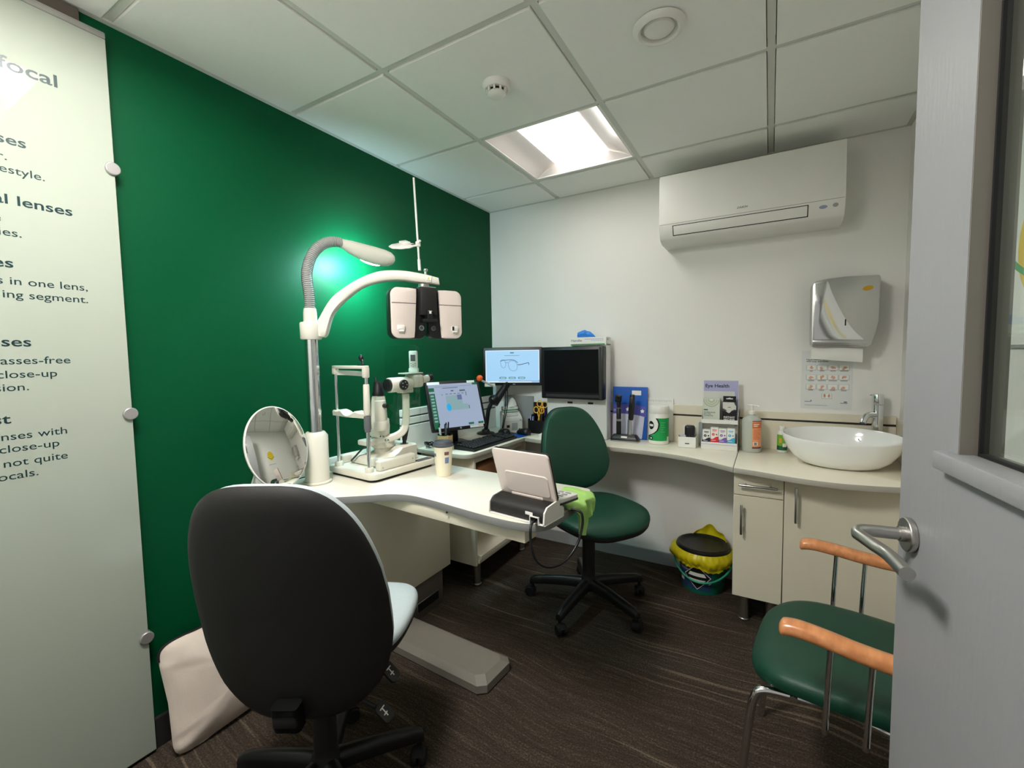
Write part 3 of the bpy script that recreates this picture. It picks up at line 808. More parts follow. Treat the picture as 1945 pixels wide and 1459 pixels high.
# ------------------------------------------------------------------ phoropter hanging from the arm
t = thing('phoropter', 'white and black phoropter head hanging from the curved arm', 'phoropter', (-1.252, 1.432, 1.358), math.radians(64))
for s in (-1, 1):
    mb = MB(); mb.M = Matrix.Translation((0, .026, 0)) @ Matrix.Rotation(PI / 2, 4, 'X')
    mb.prism(rrect(.150, .205, .032, 8, s * .0805, .1065), 0, .052, .006); mb.build('lens_housing', m_black, t)
    mb = MB(); mb.M = Matrix.Translation((0, -.0262, 0)) @ Matrix.Rotation(PI / 2, 4, 'X')
    o2 = []
    for x, y in rrect(.106, .201, .030, 8, s * .1015, .1065):
        if s * x < .07: x = s * (.050 + .012 * max(0, (.09 - y) / .09) if y < .09 else .050 - .002)
        o2.append((x, y))
    mb.prism(o2, 0, .012, .004)
    cov = mb.build('front_cover', m_warm_white, t)
    mb = MB(); mb.b2((s * .1015 - .0515, -.0392, .1445), (s * .1015 + .0515, -.0385, .1465)); mb.build('cover_seam', M('plum_line', (70, 50, 60), .5), cov)
    mb = MB(); bx_ = s * .118 if s > 0 else -.118
    mb.box((bx_, -.041, .047), (.030, .010, .022), .004); mb.M = Matrix.Translation((bx_, -.041, .035)) @ Matrix.Rotation(-.5, 4, 'X'); mb.box((0, 0, 0), (.022, .010, .012), .003)
    mb.M = Matrix.Identity(4)
    mb.mi = 1
    if s > 0: mb.b2((bx_ - .014, -.0468, .040), (bx_ - .005, -.0458, .056))
    mb.build('readout_window', [m_white_pl, m_black], cov)
    mb = MB(); mb.M = Matrix.Translation((s * .026, -.0262, .048)) @ Matrix.Rotation(PI / 2, 4, 'X')
    mb.lathe([(.0065, 0), (.011, 0), (.011, .003), (.009, .004), (.0065, .003)], n=28); mb.mi = 1; mb.lathe([(0, 0), (.0066, 0), (.0066, .001), (0, .001)], n=20)
    mb.build('viewing_aperture', [m_midgrey, M('aperture_green', (30, 80, 66), .2)], t)
mb = MB(); mb.b2((-.036, -.052, .098), (.036, .03, .212), .006); mb.build('centre_housing', m_black_soft, t)
mb = MB(); mb.b2((-.012, -.060, .078), (.012, -.045, .118), .002); mb.b2((-.031, -.064, .070), (.031, -.040, .084), .003); mb.mi = 1; mb.b2((-.0045, -.0608, .105), (.0045, -.0598, .116)); mb.b2((-.008, -.0608, .115), (.008, -.0598, .1165)); mb.build('vergence_lever', [m_black, m_paper], t)
mb = MB(); mb.b2((-.034, -.046, .2125), (.034, .02, .2155), .001, seg=1); mb.cyl((0, 0, .212), (0, 0, .231), .022, n=28); mb.build('suspension_block', m_satin, t)
mb = MB(); mb.cyl((-.052, -.005, .205), (-.034, -.005, .205), .011, n=20, bev=.003); mb.build('rotation_knob', m_black, t)
# near-point rod flipped upright with its card holder
Minv = (Matrix.Translation((-1.252, 1.432, 1.358)) @ Matrix.Rotation(math.radians(64), 4, 'Z')).inverted()
r0 = Minv @ Vector((-1.272, 1.432, 1.648)); r1 = Minv @ Vector((-1.300, 1.443, 2.035))
mb = MB(); mb.cyl(r0, r1, .0042, n=14, bev=.001); mb.cyl(r0, r0 + (r1 - r0) * .12, .0062, n=14); mb.build('near_rod', m_white_pl, t)
cc = Minv @ Vector((-1.335, 1.402, 1.752))
mb = MB(); mb.M = Matrix.Translation(cc) @ Euler((math.radians(22), math.radians(-14), 0)).to_matrix().to_4x4()
oo = [(x * (1 + .03 * math.cos(9 * math.atan2(y, x))), y * (1 + .03 * math.cos(9 * math.atan2(y, x)))) for x, y in superell(.11, .105, 2, 54)]
mb.prism(oo, -.002, .002, .0008); mb.prism(rrect(.034, .05, .006, 4, .02, .02), .002, .012, .002); mb.mi = 1; mb.prism(rrect(.020, .012, .003, 4, .045, -.01), .002, .003); mb.build('near_card_holder', [m_white_pl, m_black], t)
cl = r0.lerp(r1, .285)
mb = MB(); mb.box(cl, (.018, .018, .022), .003); mb.cyl(cl + Vector((0, -.006, .004)), cl + Vector((.004, -.016, .012)), .005, n=14); mb.build('rod_clamp', m_white_pl, t)

# ------------------------------------------------------------------ round mirror standing on the table
t = thing('table_mirror', 'round frameless mirror tilted upwards on the table beside the stand', 'mirror', (-1.590, .975, DZ))
n_ = Vector((1, -.07, 0)).normalized(); tl = math.radians(16)
nn = (n_ * math.cos(tl) + Vector((0, 0, 1)) * math.sin(tl)).normalized(); ux = Vector((-n_.y, n_.x, 0)) ; uy = nn.cross(ux)
mm = basis((0, 0, .186), ux, uy)
mb = MB(); mb.M = mm; mb.prism(superell(.232, .312, 2, 72), -.010, 0, .002); mb.build('backing', m_white_pl, t)
mb = MB(); mb.M = mm; mb.prism(superell(.224, .304, 2, 72), 0, .0022, .0008); mb.build('mirror_glass', m_mirror, t)
mb = MB(); pc = mm @ Vector((0, 0, -.01)); q = -n_
for s in (-1, 1): mb.cyl(pc + ux * s * .05, Vector((q.x * .06, q.y * .06, .004)) + ux * s * .085 , .005, n=12)
mb.cyl(Vector((q.x * .06, q.y * .06, .005)) + ux * .085, Vector((q.x * .06, q.y * .06, .005)) - ux * .085, .005, n=12)
bt = mm @ Vector((0, -.146, -.010)); mb.box((bt.x, bt.y, bt.z / 2), (.05, .05, bt.z), .003, rot=(0, 0, math.atan2(ux.y, ux.x))); mb.build('stand', m_white_pl, t)

# ================================================================== slit lamp
t = thing('slit_lamp', 'cream slit lamp microscope with chin rest and joystick on the table', 'slit lamp', (-1.53, 1.44, DZ), -.087)
m_slit = M('slit_lamp_cream', (216, 212, 198), .38, var=.03)
mb = MB(); mb.prism(rrect(.322, .372, .035, 8, .003, -.004), .010, .036, .005); base = mb.build('base_plate', m_slit, t)
mb = MB(); mb.prism(rrect(.300, .350, .03, 6, .003, -.004), .0, .0105); mb.build('rubber_feet', m_rubber, base)
mb = MB(); mb.b2((.112, -.135, .036), (.146, .065, .079), .007, seg=3); mb.mi = 1
for y, z in ((-.12, .05), (.045, .058)): mb.cyl((.1455, y, z), (.1468, y, z), .003, n=10)
mb.build('rail_cover', [m_slit, m_grey_pl], base)
mb = MB(); mb.b2((-.152, -.135, .036), (-.122, .065, .075), .007, seg=3); mb.build('rail_cover', m_slit, base)
mb = MB(); mb.b2((.150, .075, .0362), (.118, .16, .0385)); mb.build('guide_slot', m_midgrey, base)
# moving carriage
mb = MB()
rs = []
for y, zt, w in ((-.10, .070, .10), (-.092, .076, .112), (-.03, .080, .116), (.0, .092, .116), (.03, .110, .112), (.09, .112, .106), (.125, .108, .100), (.130, .102, .092)):
    rs.append([Vector((-w, y, .040)), Vector((w - .012, y, .040)), Vector((w - .012, y, zt - .008)), Vector((w - .022, y, zt)), Vector((-w + .010, y, zt)), Vector((-w, y, zt - .01))])
mb.rings(rs); mb.build('carriage', m_slit, t, angle=40)
mb = MB(); mb.lathe([(0, .076), (.040, .076), (.040, .10), (.052, .108), (.052, .150), (.047, .155), (0, .155)], n=36); mb.M = Matrix.Translation((-.012, -.055, .135)); mb.box((0, 0, 0), (.080, .09, .024), .006); mb.build('rotation_base', m_slit, t)
mb = MB(); jc = Vector((.066, .068, .112)); mb.cyl(jc, jc + Vector((.002, .0, .018)), .0085, n=18); mb.cyl(jc + Vector((.002, 0, .016)), jc + Vector((.010, .002, .080)), .0105, .0165, n=24, bev=.002); mb.mi = 1; mb.cyl(jc, jc + Vector((0, 0, .0015)), .018, n=24); mb.build('joystick', [m_black_soft, m_midgrey], t)
# illumination tower
tx, ty = .012, -.026
mb = MB()
rs = []
for z, w, d in ((.155, .030, .026), (.163, .036, .032), (.205, .038, .034), (.235, .036, .033), (.242, .030, .028), (.310, .027, .026), (.338, .024, .023), (.342, .020, .02)):
    rs.append([Vector((tx + x, ty + y, z)) for x, y in rrect(w * 2, d * 2, .012, 4)])
mb.rings(rs); mb.build('illumination_tower', m_slit, t)
mb = MB(); mb.lathe([(0, .190), (.0275, .190), (.030, .196), (.030, .224), (.027, .229), (.0245, .232), (.0245, .318), (.022, .323), (0, .323)], (tx + .028, ty - .014, 0), n=32); mb.build('lamp_barrel', m_slit, t)
mb = MB(); mb.lathe([(0, .342), (.026, .342), (.027, .352), (.024, .358), (.0215, .385), (.020, .388), (.018, .404), (.0, .406)], (tx, ty, 0), n=28); mb.cyl((tx - .004, ty - .004, .400), (tx - .010, ty - .006, .425), .007, .004, n=12); mb.build('lamp_cap', m_black, t)
mb = MB(); mb.cyl((tx + .05, ty - .012, .300), (tx + .074, ty - .012, .300), .010, n=20, bev=.002); mb.build('slit_width_knob', m_black, t)
# swinging microscope arm
ap = smooth_path([(.0, -.06, .135), (.030, -.020, .142), (.062, .025, .155), (.080, .055, .180), (.083, .068, .225), (.083, .070, .290), (.083, .070, .345)], 6)
mb = MB(); rs = []
for i, p in enumerate(ap):
    d = (ap[min(i + 1, len(ap) - 1)] - ap[max(i - 1, 0)]).normalized()
    x = Vector((.8, -.6, 0)); x = (x - d * x.dot(d)).normalized(); y = d.cross(x)
    rs.append([p + x * a + y * b for a, b in rrect(.034, .032, .008, 3)])
mb.rings(rs); mb.build('microscope_arm', m_slit, t)
mb = MB()
for z, dx in ((.165, .0), (.148, .014)): mb.cyl((tx + .048 + dx, ty - .03 + dx, z), (tx + .066 + dx, ty - .035 + dx, z), .008, n=18, bev=.001)
mb.build('locking_screw', m_chrome, t)
# microscope
mz = .390; mx = .083
mb = MB(); mb.cyl((mx, -.025, mz), (mx, .095, mz), .0330, n=36, bev=.003); mb.b2((mx - .022, .035, mz - .040), (mx + .022, .10, mz - .02), .004); mb.build('microscope_body', m_slit, t)
mb = MB(); mb.lathe([(0, -.002), (.024, -.002), (.0285, .002), (.0285, .008), (.024, .010), (0, .008)], n=32)
for v in mb.bm.verts: v.co = Vector((mx + v.co.x, -.026 - v.co.z, mz + v.co.y))
mb.build('objective', m_black, t)
mb = MB(); mb.cyl((mx + .031, .030, mz), (mx + .043, .030, mz), .0235, n=32, bev=.003); mb.mi = 1
for k in range(5): mb.cyl((mx + .0428, .030 + .013 * math.cos(2 * PI * k / 5), mz + .013 * math.sin(2 * PI * k / 5)), (mx + .0438, .030 + .013 * math.cos(2 * PI * k / 5), mz + .013 * math.sin(2 * PI * k / 5)), .0032, n=10)
mb.build('magnification_knob', [m_black, m_grey_pl], t)
mb = MB(); mb.box((mx, .125, mz + .012), (.074, .062, .060), .014, seg=3); mb.box((mx, .105, mz + .048), (.06, .10, .006), .002); mb.build('binocular_body', m_slit, t)
for s in (-1, 1):
    mb = MB(); mb.cyl((mx + s * .028, .150, mz + .016), (mx + s * .028, .186, mz + .022), .0165, n=24); mb.mi = 1; mb.cyl((mx + s * .028, .184, mz + .022), (mx + s * .028, .206, mz + .026), .0185, .0205, n=24, bev=.002); mb.build('eyepiece', [m_slit, m_black], t)
mb = MB(); mb.M = Matrix.Translation((.09, .045, .385)) @ Matrix.Rotation(PI / 2, 4, 'X')
mb.prism(rrect(.235, .36, .03, 8), 0, .003, .0008); mb.build('breath_shield', m_acrylic, t)
# chin rest frame
def post(x):
    mb = MB(); y = -.160
    mb.lathe([(0, .036), (.0185, .036), (.0185, .052), (.016, .056), (0, .056)], (x, y, 0), n=28); p = mb.build('post_foot', m_slit, t)
    mb = MB(); mb.cyl((x, y, .056), (x, y, .470), .0078, n=20); mb.build('post', m_chrome, t)
post(-.105); post(.108)
mb = MB(); mb.lathe([(0, .275), (.0105, .275), (.0145, .29), (.0125, .40), (.010, .404), (0, .404)], (.108, -.16, 0), n=24); mb.build('height_sleeve', m_slit, t)
mb = MB()
mb.lathe([(0, .205), (.0115, .205), (.0135, .215)] + [(.0155 - .001 * (k % 2), .22 + .004 * k) for k in range(12)] + [(.0145, .272), (0, .274)], (.108, -.16, 0), n=24); mb.build('height_knob', m_midgrey, t)
mb = MB(); mb.box((.0015, -.160, .474), (.235, .020, .013), .003); mb.box((-.105, -.16, .457), (.022, .022, .03), .004); mb.box((.108, -.16, .452), (.024, .024, .044), .005); mb.build('head_frame', m_slit, t)
mb = MB()
def hb(u, v):
    a = -1 + 2 * u
    return (.0015 + .112 * a, -.150 + .030 * (1 - a * a) - .012, .436 + .020 * v - .004 * a)
mb.grid(hb, 20, 2, .003); mb.build('forehead_band', m_white_pl, t)
mb = MB()
rs = []
for u in [k / 20 for k in range(21)]:
    x = -.118 + .226 * u; a = (u - .5) * 2
    dip = .013 * math.exp(-(a / .34) ** 2); lump = .007 * math.exp(-((abs(a) - .45) / .16) ** 2)
    w = .022 + .016 * math.exp(-(a / .5) ** 2)
    zt = .286 - dip + lump
    rs.append([Vector((x, -.160 - w * .55, .262)), Vector((x, -.160 + w * .9, .262)), Vector((x, -.160 + w, zt - .006)), Vector((x, -.160 + w * .6, zt)), Vector((x, -.160 - w * .4, zt)), Vector((x, -.160 - w * .62, zt - .006))])
mb.rings(rs); mb.build('chin_rest', m_slit, t)
mb = MB(); fx = smooth_path([(.09, -.158, .480), (.083, -.155, .490), (.076, -.150, .500), (.066, -.146, .506)], 4); mb.tube(fx, .0042, 10); mb.sphere((.060, -.145, .511), .0125, 16, (1, .8, 1.25)); mb.cyl((.098, -.16, .4805), (.062, -.158, .4805), .006, n=10); mb.build('fixation_lamp', m_black, t)
cab = smooth_path([(.02, -.015, .16), (.0, -.085, .13), (-.06, -.110, .07), (-.100, -.100, .046), (-.135, -.04, .045), (-.14, .05, .046), (-.13, .12, .048)], 6)
mb = MB(); mb.tube(cab, .004, 8); mb.build('cable', m_black, t)

# ================================================================== chairs
def castor(mb, c, a):
    """twin-wheel castor whose top pin is at c (z of pin), wheel touching z=0; a = roll direction"""
    x, y, z = c
    mb.cyl((x, y, .050), (x, y, z), .008, n=12)
    d = Vector((math.cos(a), math.sin(a), 0)); s_ = Vector((-d.y, d.x, 0)); o = Vector((x, y, 0)) - d * .014
    for k in (-1, 1):
        p = o + s_ * k * .0135 + Vector((0, 0, .026))
        mb.cyl(p - s_ * .0095, p + s_ * .0095, .026, n=24, bev=.005)
    rs = []
    for q in range(13):
        t_ = PI * q / 12 * .9 - .2
        c_ = o + d * (.029 * math.cos(t_)) + Vector((0, 0, .026 + .029 * math.sin(t_)))
        rs.append([c_ - s_ * .013, c_ + s_ * .013, c_ * 1 + s_ * .013 - d * .004 * math.cos(t_) - Vector((0, 0, .004 * math.sin(t_))), c_ - s_ * .013 - d * .004 * math.cos(t_) - Vector((0, 0, .004 * math.sin(t_)))])
    mb.rings(rs)
    mb.cyl(o + Vector((0, 0, .026)) - s_ * .006, o + Vector((0, 0, .026)) + s_ * .006, .010, n=12)
def office_chair(label, col, rz, base_ang, cush, seat_h, bw, bh, bz, seat_wd, fwd_off, back_y, tilt, R=.295, wt_tab=((0, .86), (.12, .97), (.3, 1.0), (.55, .94), (.8, .80), (1, .70))):
    t = thing('office_chair', label, 'chair', (col[0], col[1], 0), rz)
    # base
    for k in range(5):
        a = base_ang - rz + 2 * PI * k / 5
        d = Vector((math.cos(a), math.sin(a), 0)); s_ = Vector((-d.y, d.x, 0))
        mb = MB(); rs = []
        for f in [q / 12 for q in range(13)]:
            r = .03 + (R - .03) * f
            z = .118 - .030 * f ** 1.6; w = .026 - .009 * f; h = .026 - .006 * f
            if f > .93: z -= .006; w *= .8; h *= .8
            c = d * r
            rs.append([c + s_ * (w * u) + Vector((0, 0, z + h * v)) for u, v in ((-1, -.9), (1, -.9), (1, .2), (.75, .75), (.3, 1), (-.3, 1), (-.75, .75), (-1, .2))])
        mb.rings(rs); leg = mb.build('base_leg', m_black, t, angle=45)
        mb = MB(); cp = d * (R - .012); castor(mb, (cp.x, cp.y, .085), a + 1.1 + k); mb.build('castor', m_rubber, leg)
    mb = MB(); mb.lathe([(0, .085), (.040, .085), (.044, .10), (.042, .135), (.034, .150), (.032, .16), (.032, seat_h - .16), (.024, seat_h - .158), (.024, seat_h - .09), (0, seat_h - .09)], n=28); mb.build('gas_column', m_black_soft, t)
    mb = MB(); mb.b2((-.075, -.13, seat_h - .115), (.075, .10, seat_h - .075), .01); mb.b2((-.03, back_y - .01, seat_h - .125), (.03, -.10, seat_h - .095), .006); mb.build('mechanism', m_black, t)
    # seat
    so = [(x * (1 - .10 * max(0, -y / seat_wd[1])), y) for x, y in superell(seat_wd[0], seat_wd[1], 3.0, 56)]
    mb = MB(); mb.puff(so, [(.02, .010), (.55, .009), (.86, .014), (.955, .024), (.985, .036), (.99, .048), (.95, .049), (.5, .049), (0.02, .049)])
    def bend(c, base=seat_h - .078):
        y = c.y / (seat_wd[1] / 2)
        return (c.x, c.y + fwd_off, base + c.z - (.028 * max(0, y - .35) ** 2 / .42) + .010 * max(0, -y - .3) + .014 * (abs(c.x) / (seat_wd[0] / 2)) ** 2 * .6)
    mb.map(bend); mb.build('seat_shell', m_black_soft, t)
    mb = MB(); mb.puff(so, [(.02, .046), (.5, .046), (.93, .046), (.985, .047), (1.0, .054), (1.0, .062), (.985, .072), (.95, .079), (.88, .0835), (.7, .086), (.4, .084), (.02, .083)])
    mb.map(bend); mb.build('seat_cushion', cush, t)
    # backrest: outline in x,z
    def bo(n=64):
        p = []
        for x, z in superell(1.0, 1.0, 3.3, n):
            v = z + .5
            w = lerp_tab(wt_tab, v)
            p.append((x * bw * w, z * bh))
        return p
    def bk(c):
        # c: x, up, thickness(+ = front)
        x, u, th = c
        curve = .055 * (x / (bw / 2)) ** 2 * (.75 - .35 * (u / bh))
        lum = .016 * math.cos(PI * (u / bh + .12))
        yy = th + curve + lum
        up = u
        return (x, back_y + yy * math.cos(tilt) - up * math.sin(tilt), bz + up * math.cos(tilt) + yy * math.sin(tilt))
    mb = MB(); mb.puff(bo(), [(.02, -.030), (.5, -.030), (.82, -.027), (.92, -.021), (.975, -.011), (1.0, -.001), (1.0, .004), (.97, .006), (.5, .006), (.02, .006)])
    mb.map(bk); mb.build('back_shell', m_black_soft, t)
    mb = MB(); mb.puff(bo(), [(.02, .004), (.5, .004), (.95, .004), (.985, .006), (.992, .014), (.985, .025), (.955, .035), (.88, .041), (.6, .046), (.3, .047), (.02, .047)])
    mb.map(bk); mb.build('back_cushion', cush, t)
    mb = MB()
    n = 13
    zb = seat_h - .14; zt = bz - bh * .36
    rs = []
    for k in range(2 * n + 1):
        z = zb + (zt - zb) * k / (2 * n); e = .006 if k % 2 else 0
        yb = back_y - .024 - .030 * (1 - k / (2 * n)) * 0 - (.012)
        rs.append([Vector((x, yb + y - math.sin(tilt) * (z - bz), z)) for x, y in rrect(.066 - e * 2, .040 - e * 2, .009, 3)])
    mb.rings(rs); mb.build('back_stem_bellows', m_black, t, angle=20)
    return t
green_chair = office_chair('dark green swivel chair on a black five-star base, facing away from the back corner', (-.784, 2.10), math.radians(-125), math.radians(48), m_green_lth,
             .520, .415, .450, .780, (.475, .465), .055, -.185, math.radians(9), R=.312)
black_chair = office_chair('black-backed swivel chair with a pale grey seat in the foreground, facing the table', (-1.095, .770), math.radians(29), math.radians(57), m_grey_fab,
             .520, .495, .660, .685, (.49, .46), .08, -.195, math.radians(10), R=.285, wt_tab=((0, .88), (.12, .97), (.3, 1.0), (.55, .98), (.8, .88), (1, .80)))
for z, y, a, nm in ((.400, .005, -.5, 'tilt_lever'), (.335, -.06, -.65, 'height_lever')):
    mb = MB(); mb.tube([(.06, y, .425), (.14, y - .005, z + .022), (.185, y - .010, z + .004)], .006, 10)
    mb.M = Matrix.Translation((.200, y - .012, z - .006)) @ Euler((.25, .75, -.2)).to_matrix().to_4x4()
    mb.prism(rrect(.056, .036, .012, 5), -.006, .006, .003); lv = mb.build(nm, m_black, black_chair)
    mb = MB(); mb.M = Matrix.Translation((.200, y - .012, z - .006)) @ Euler((.25, .75, -.2)).to_matrix().to_4x4()
    for q in (((-.012, -.004), (.012, -.002)), ): mb.prism([(-.014, -.003), (.012, -.003), (.012, .0), (-.014, .0)], .0058, .0066)
    mb.prism([(-.014, -.009), (-.011, -.009), (-.011, .008), (-.014, .008)], .0058, .0066); mb.prism([(.002, -.009), (.005, -.009), (.005, .004), (.002, .004)], .0058, .0066)
    mb.build('icon', m_paper, lv)
# armchair with beech arms
t = thing('armchair', 'dark green padded chair with beech arms and chrome tube legs behind the door', 'chair', (.213, 1.475, 0), math.radians(83))
so = [(x * (1 - .06 * max(0, -y / .23)), y) for x, y in superell(.475, .47, 3.4, 56)]
mb = MB(); mb.puff(so, [(.02, .0), (.6, .0), (.93, .002), (.985, .010), (1.0, .022), (1.0, .032), (.985, .043), (.95, .051), (.88, .056), (.7, .059), (.3, .058), (.02, .058)])
mb.map(lambda c: (c.x, c.y, .405 + c.z - .045 * max(0, c.y / .235 - .25) ** 2 + .012 * (c.x / .237) ** 2)); mb.build('seat', m_green_lth, t)
bo_ = superell(.46, .30, 3.2, 48)
mb = MB(); mb.puff(bo_, [(.02, .0), (.6, .0), (.95, .003), (1.0, .014), (1.0, .024), (.96, .036), (.85, .043), (.4, .046), (.02, .046)])
mb.map(lambda c: (c.x, -.285 + c.z + .10 * (c.x / .23) ** 2 * .4 - (c.y) * .22, .745 + c.y)); mb.build('backrest', m_green_lth, t)
for s in (-1, 1):
    ap = smooth_path([(s * .284, .148, .624), (s * .284, .135, .630), (s * .285, .105, .634), (s * .287, .05, .630), (s * .289, -.02, .622), (s * .288, -.10, .619), (s * .280, -.19, .628), (s * .265, -.262, .66)], 5)
    mb = MB(); rs = []
    for i, p in enumerate(ap):
        f = i / (len(ap) - 1)
        w = .0235 * (1 if i > 4 else (.25, .62, .82, .93, .98)[i]) * (1 - .25 * max(0, f - .6)); h = .0165 * (1 if i > 3 else (.45, .72, .88, .96)[i])
        rs.append([p + Vector((a * w, 0, b * h)) for a, b in ((-.6, -1), (.6, -1), (.95, -.75), (1, -.2), (.95, .45), (.6, .9), (0, 1.0), (-.6, .9), (-.95, .45), (-1, -.2), (-.95, -.75))])
    mb.rings(rs); am = mb.build('arm', m_wood, t, angle=60)
    for y in (.045, -.030):
        mb = MB(); mb.tube(smooth_path([(s * .286, y, .612), (s * .287, y + .004, .50), (s * .284, y + .006, .405), (s * .24, y + .006, .385)], 5), .0065, 14); mb.build('arm_rod', m_chrome, am)
    mb = MB(); mb.tube(smooth_path([(s * .17, .05, .392), (s * .19, .15, .392), (s * .200, .190, .388), (s * .205, .206, .370), (s * .210, .218, .30), (s * .222, .245, .0)], 6), .0105, 16); mb.build('leg', m_chrome, t)
    mb = MB(); mb.tube(smooth_path([(s * .17, .0, .392), (s * .19, -.10, .392), (s * .200, -.17, .385), (s * .207, -.200, .355), (s * .212, -.215, .30), (s * .225, -.26, .0)], 6), .0105, 16); mb.build('leg', m_chrome, t)
mb = MB()
for s in (-1, 1): mb.tube(smooth_path([(s * .20, -.12, .392), (s * .225, -.22, .40), (s * .23, -.275, .47), (s * .225, -.29, .62), (s * .20, -.305, .75)], 5), .0095, 14)
for y in (.12, -.10): mb.tube([(-.20, y, .394), (.20, y, .394)], .009, 12)
mb.build('frame', m_chrome, t)

# ------------------------------------------------------------------ floor cushion
mb = MB()
po = superell(.475, .375, 9.0, 120)
pt = []
for x, y in po:
    k = 1 - .05 * (1 - (abs(x) / .235) ** 2) * (abs(y) / .19) ** 6 - .045 * (1 - (abs(y) / .19) ** 2) * (abs(x) / .235) ** 6
    pt.append((x * k, y * k))
mb.puff(pt, [(.02, -.062), (.2, -.061), (.4, -.056), (.6, -.046), (.75, -.034), (.86, -.022), (.94, -.012), (.985, -.004), (1.0, 0), (.985, .004), (.94, .012), (.86, .022), (.75, .034), (.6, .046), (.4, .056), (.2, .061), (.02, .062)])
def wr(c):
    x, y, z = c
    e = max(0, -x / .235)
    w = .007 * math.sin(y * 120 + 6 * math.sin(x * 9)) * e ** 1.6 * (abs(z) / .062) ** .5 + .003 * math.sin(x * 60 + y * 30)
    return (x, y, z + (w if z > 0 else -w))
mb.map(wr)
mb.M = Matrix.Identity(4)
CM = Matrix.Translation((-1.662, .836, .190)) @ basis((0, 0, 0), (.02, 1, .02), (-.19, -.02, 1))
bmesh.ops.transform(mb.bm, matrix=CM, verts=mb.bm.verts)
zmin = min(v.co.z for v in mb.bm.verts)
bmesh.ops.translate(mb.bm, vec=(0, 0, .002 - zmin), verts=mb.bm.verts)
CM = Matrix.Translation((0, 0, .002 - zmin)) @ CM
cu = mb.build('cushion', m_pillow); tag(cu, 'cream square cushion on the carpet leaning against the green wall', 'cushion')
mb = MB(); mb.tube([CM @ Vector((p[0] * 1.003, p[1] * 1.003, 0)) - cu.location for p in pt[5:56]], .0045, 8); mb.build('piping', m_black, cu)

# ------------------------------------------------------------------ clinical waste bucket
BX, BY = -.298, 2.573
t = thing('waste_bucket', 'green bucket bin with a yellow liner and black lid under the worktop', 'bin', (BX, BY, 0))
def br(z): return .108 + .022 * z / .215
mb = MB(); mb.lathe([(0, .0), (.106, .0), (.108, .004), (br(.2), .2), (br(.215) + .003, .206), (br(.215), .215), (br(.215) - .004, .214), (.104, .01), (0, .01)], n=56); mb.build('pail', m_teal, t)
def patch(mb, a0, a1, z0, z1, off, nu=14, nv=2, fr=br):
    def f(u, v):
        z = z0(u) + (z1(u) - z0(u)) * v if callable(z0) else z0 + (z1 - z0) * v
        a = (a0(v) + (a1(v) - a0(v)) * u) if callable(a0) else a0 + (a1 - a0) * u
        r = fr(z) + off
        return (r * math.cos(a), r * math.sin(a), z)
    mb.grid(f, nu, nv, .0004)
am = math.radians(-97)
mb = MB(); patch(mb, am - 1.0, am + .62, .022, .17, .0006, 30); mb.build('label_band', m_bluelab, t)
mb = MB()
def dia(mb, c, hw, hh, off):
    def f(u, v):
        a, b = u * 2 - 1, v * 2 - 1
        x = (a + b) / 2 * hw; z = .097 + (b - a) / 2 * hh
        r = br(z) + off
        an = c + x / r
        return (r * math.cos(an), r * math.sin(an), z)
    mb.grid(f, 12, 12, .0003)
mb.mi = 0; dia(mb, am, .071, .072, .0012); mb.mi = 1; dia(mb, am, .066, .067, .0017)
mb.mi = 0; patch(mb, lambda v: am - .39 + .10 * v, lambda v: am + .39 - .10 * v, .100, .120, .0021); patch(mb, lambda v: am - .20 - .17 * v, lambda v: am + .20 + .17 * v, .063, .083, .0021)
patch(mb, am - .92, am - .68, .050, .083, .0015); 
mb.mi = 2; patch(mb, am - .90, am - .45, .135, .150, .0015); patch(mb, am - .80, am - .35, .118, .128, .0015)
mb.mi = 0
for k in range(3): patch(mb, am + .50 + .035 * k, am + .525 + .035 * k, .060 + .004 * (k == 2), .068, .0015, 2, 1)
mb.build('hazard_diamond', [m_paper, m_black, m_inkgrey], t)
rim = .134
def skirt(u, v):
    a = 2 * PI * u
    low = .152 + .008 * math.sin(3 * a + 1.2) + .004 * math.sin(7 * a) - .008 * math.cos(a + 1.5)
    z = .226 - (.226 - low) * v
    if v > .02: z += .003 * math.sin(31 * a)
    r = rim + .006 + .016 * math.sin(PI * min(1, v * 1.15)) + .004 * math.sin(11 * a + 4 * v) * v + .0025 * math.sin(29 * a - 9 * v) * v
    lf = math.exp(-((math.cos(a - PI) - 1) / .12) ** 2); r += .018 * lf * math.sin(PI * min(1, v * 1.1))
    if .25 < (a / PI) % 2 < .75: r = min(r, .140)
    return (r * math.cos(a), min(r * math.sin(a), .142), z)
mb = MB(); mb.grid(skirt, 140, 14, .0012)
def tuft(u, v):
    a = math.radians(20 + 110 * u)
    h = .075 * math.sin(PI * u) ** .8 * (1 + .15 * math.sin(14 * u))
    r = .126 + .010 * math.sin(PI * v) + .004 * math.sin(22 * u + 3 * v)
    return (r * math.cos(a), min(r * math.sin(a), .140), .222 + h * v)
mb.grid(tuft, 40, 8, .0012)
mb.build('liner', m_yellow, t)
mb = MB(); mb.lathe([(0, .228), (.100, .228), (.114, .232), (.120, .240), (.126, .244), (.134, .241), (.137, .232), (.136, .222), (.130, .221), (.0, .221)], n=64); mb.build('lid', m_black, t)
hp = []
for k in range(25):
    a = math.radians(176 + 188 * k / 24)
    f = math.sin(PI * k / 24)
    r = .150 - .010 * f
    hp.append((r * math.cos(a), r * math.sin(a) * .97, .165 - .088 * f ** 1.3))
mb = MB(); mb.tube(hp, .0052, 12); mb.build('handle', m_teal if False else M('mint_handle', (40, 150, 116), .35), t)

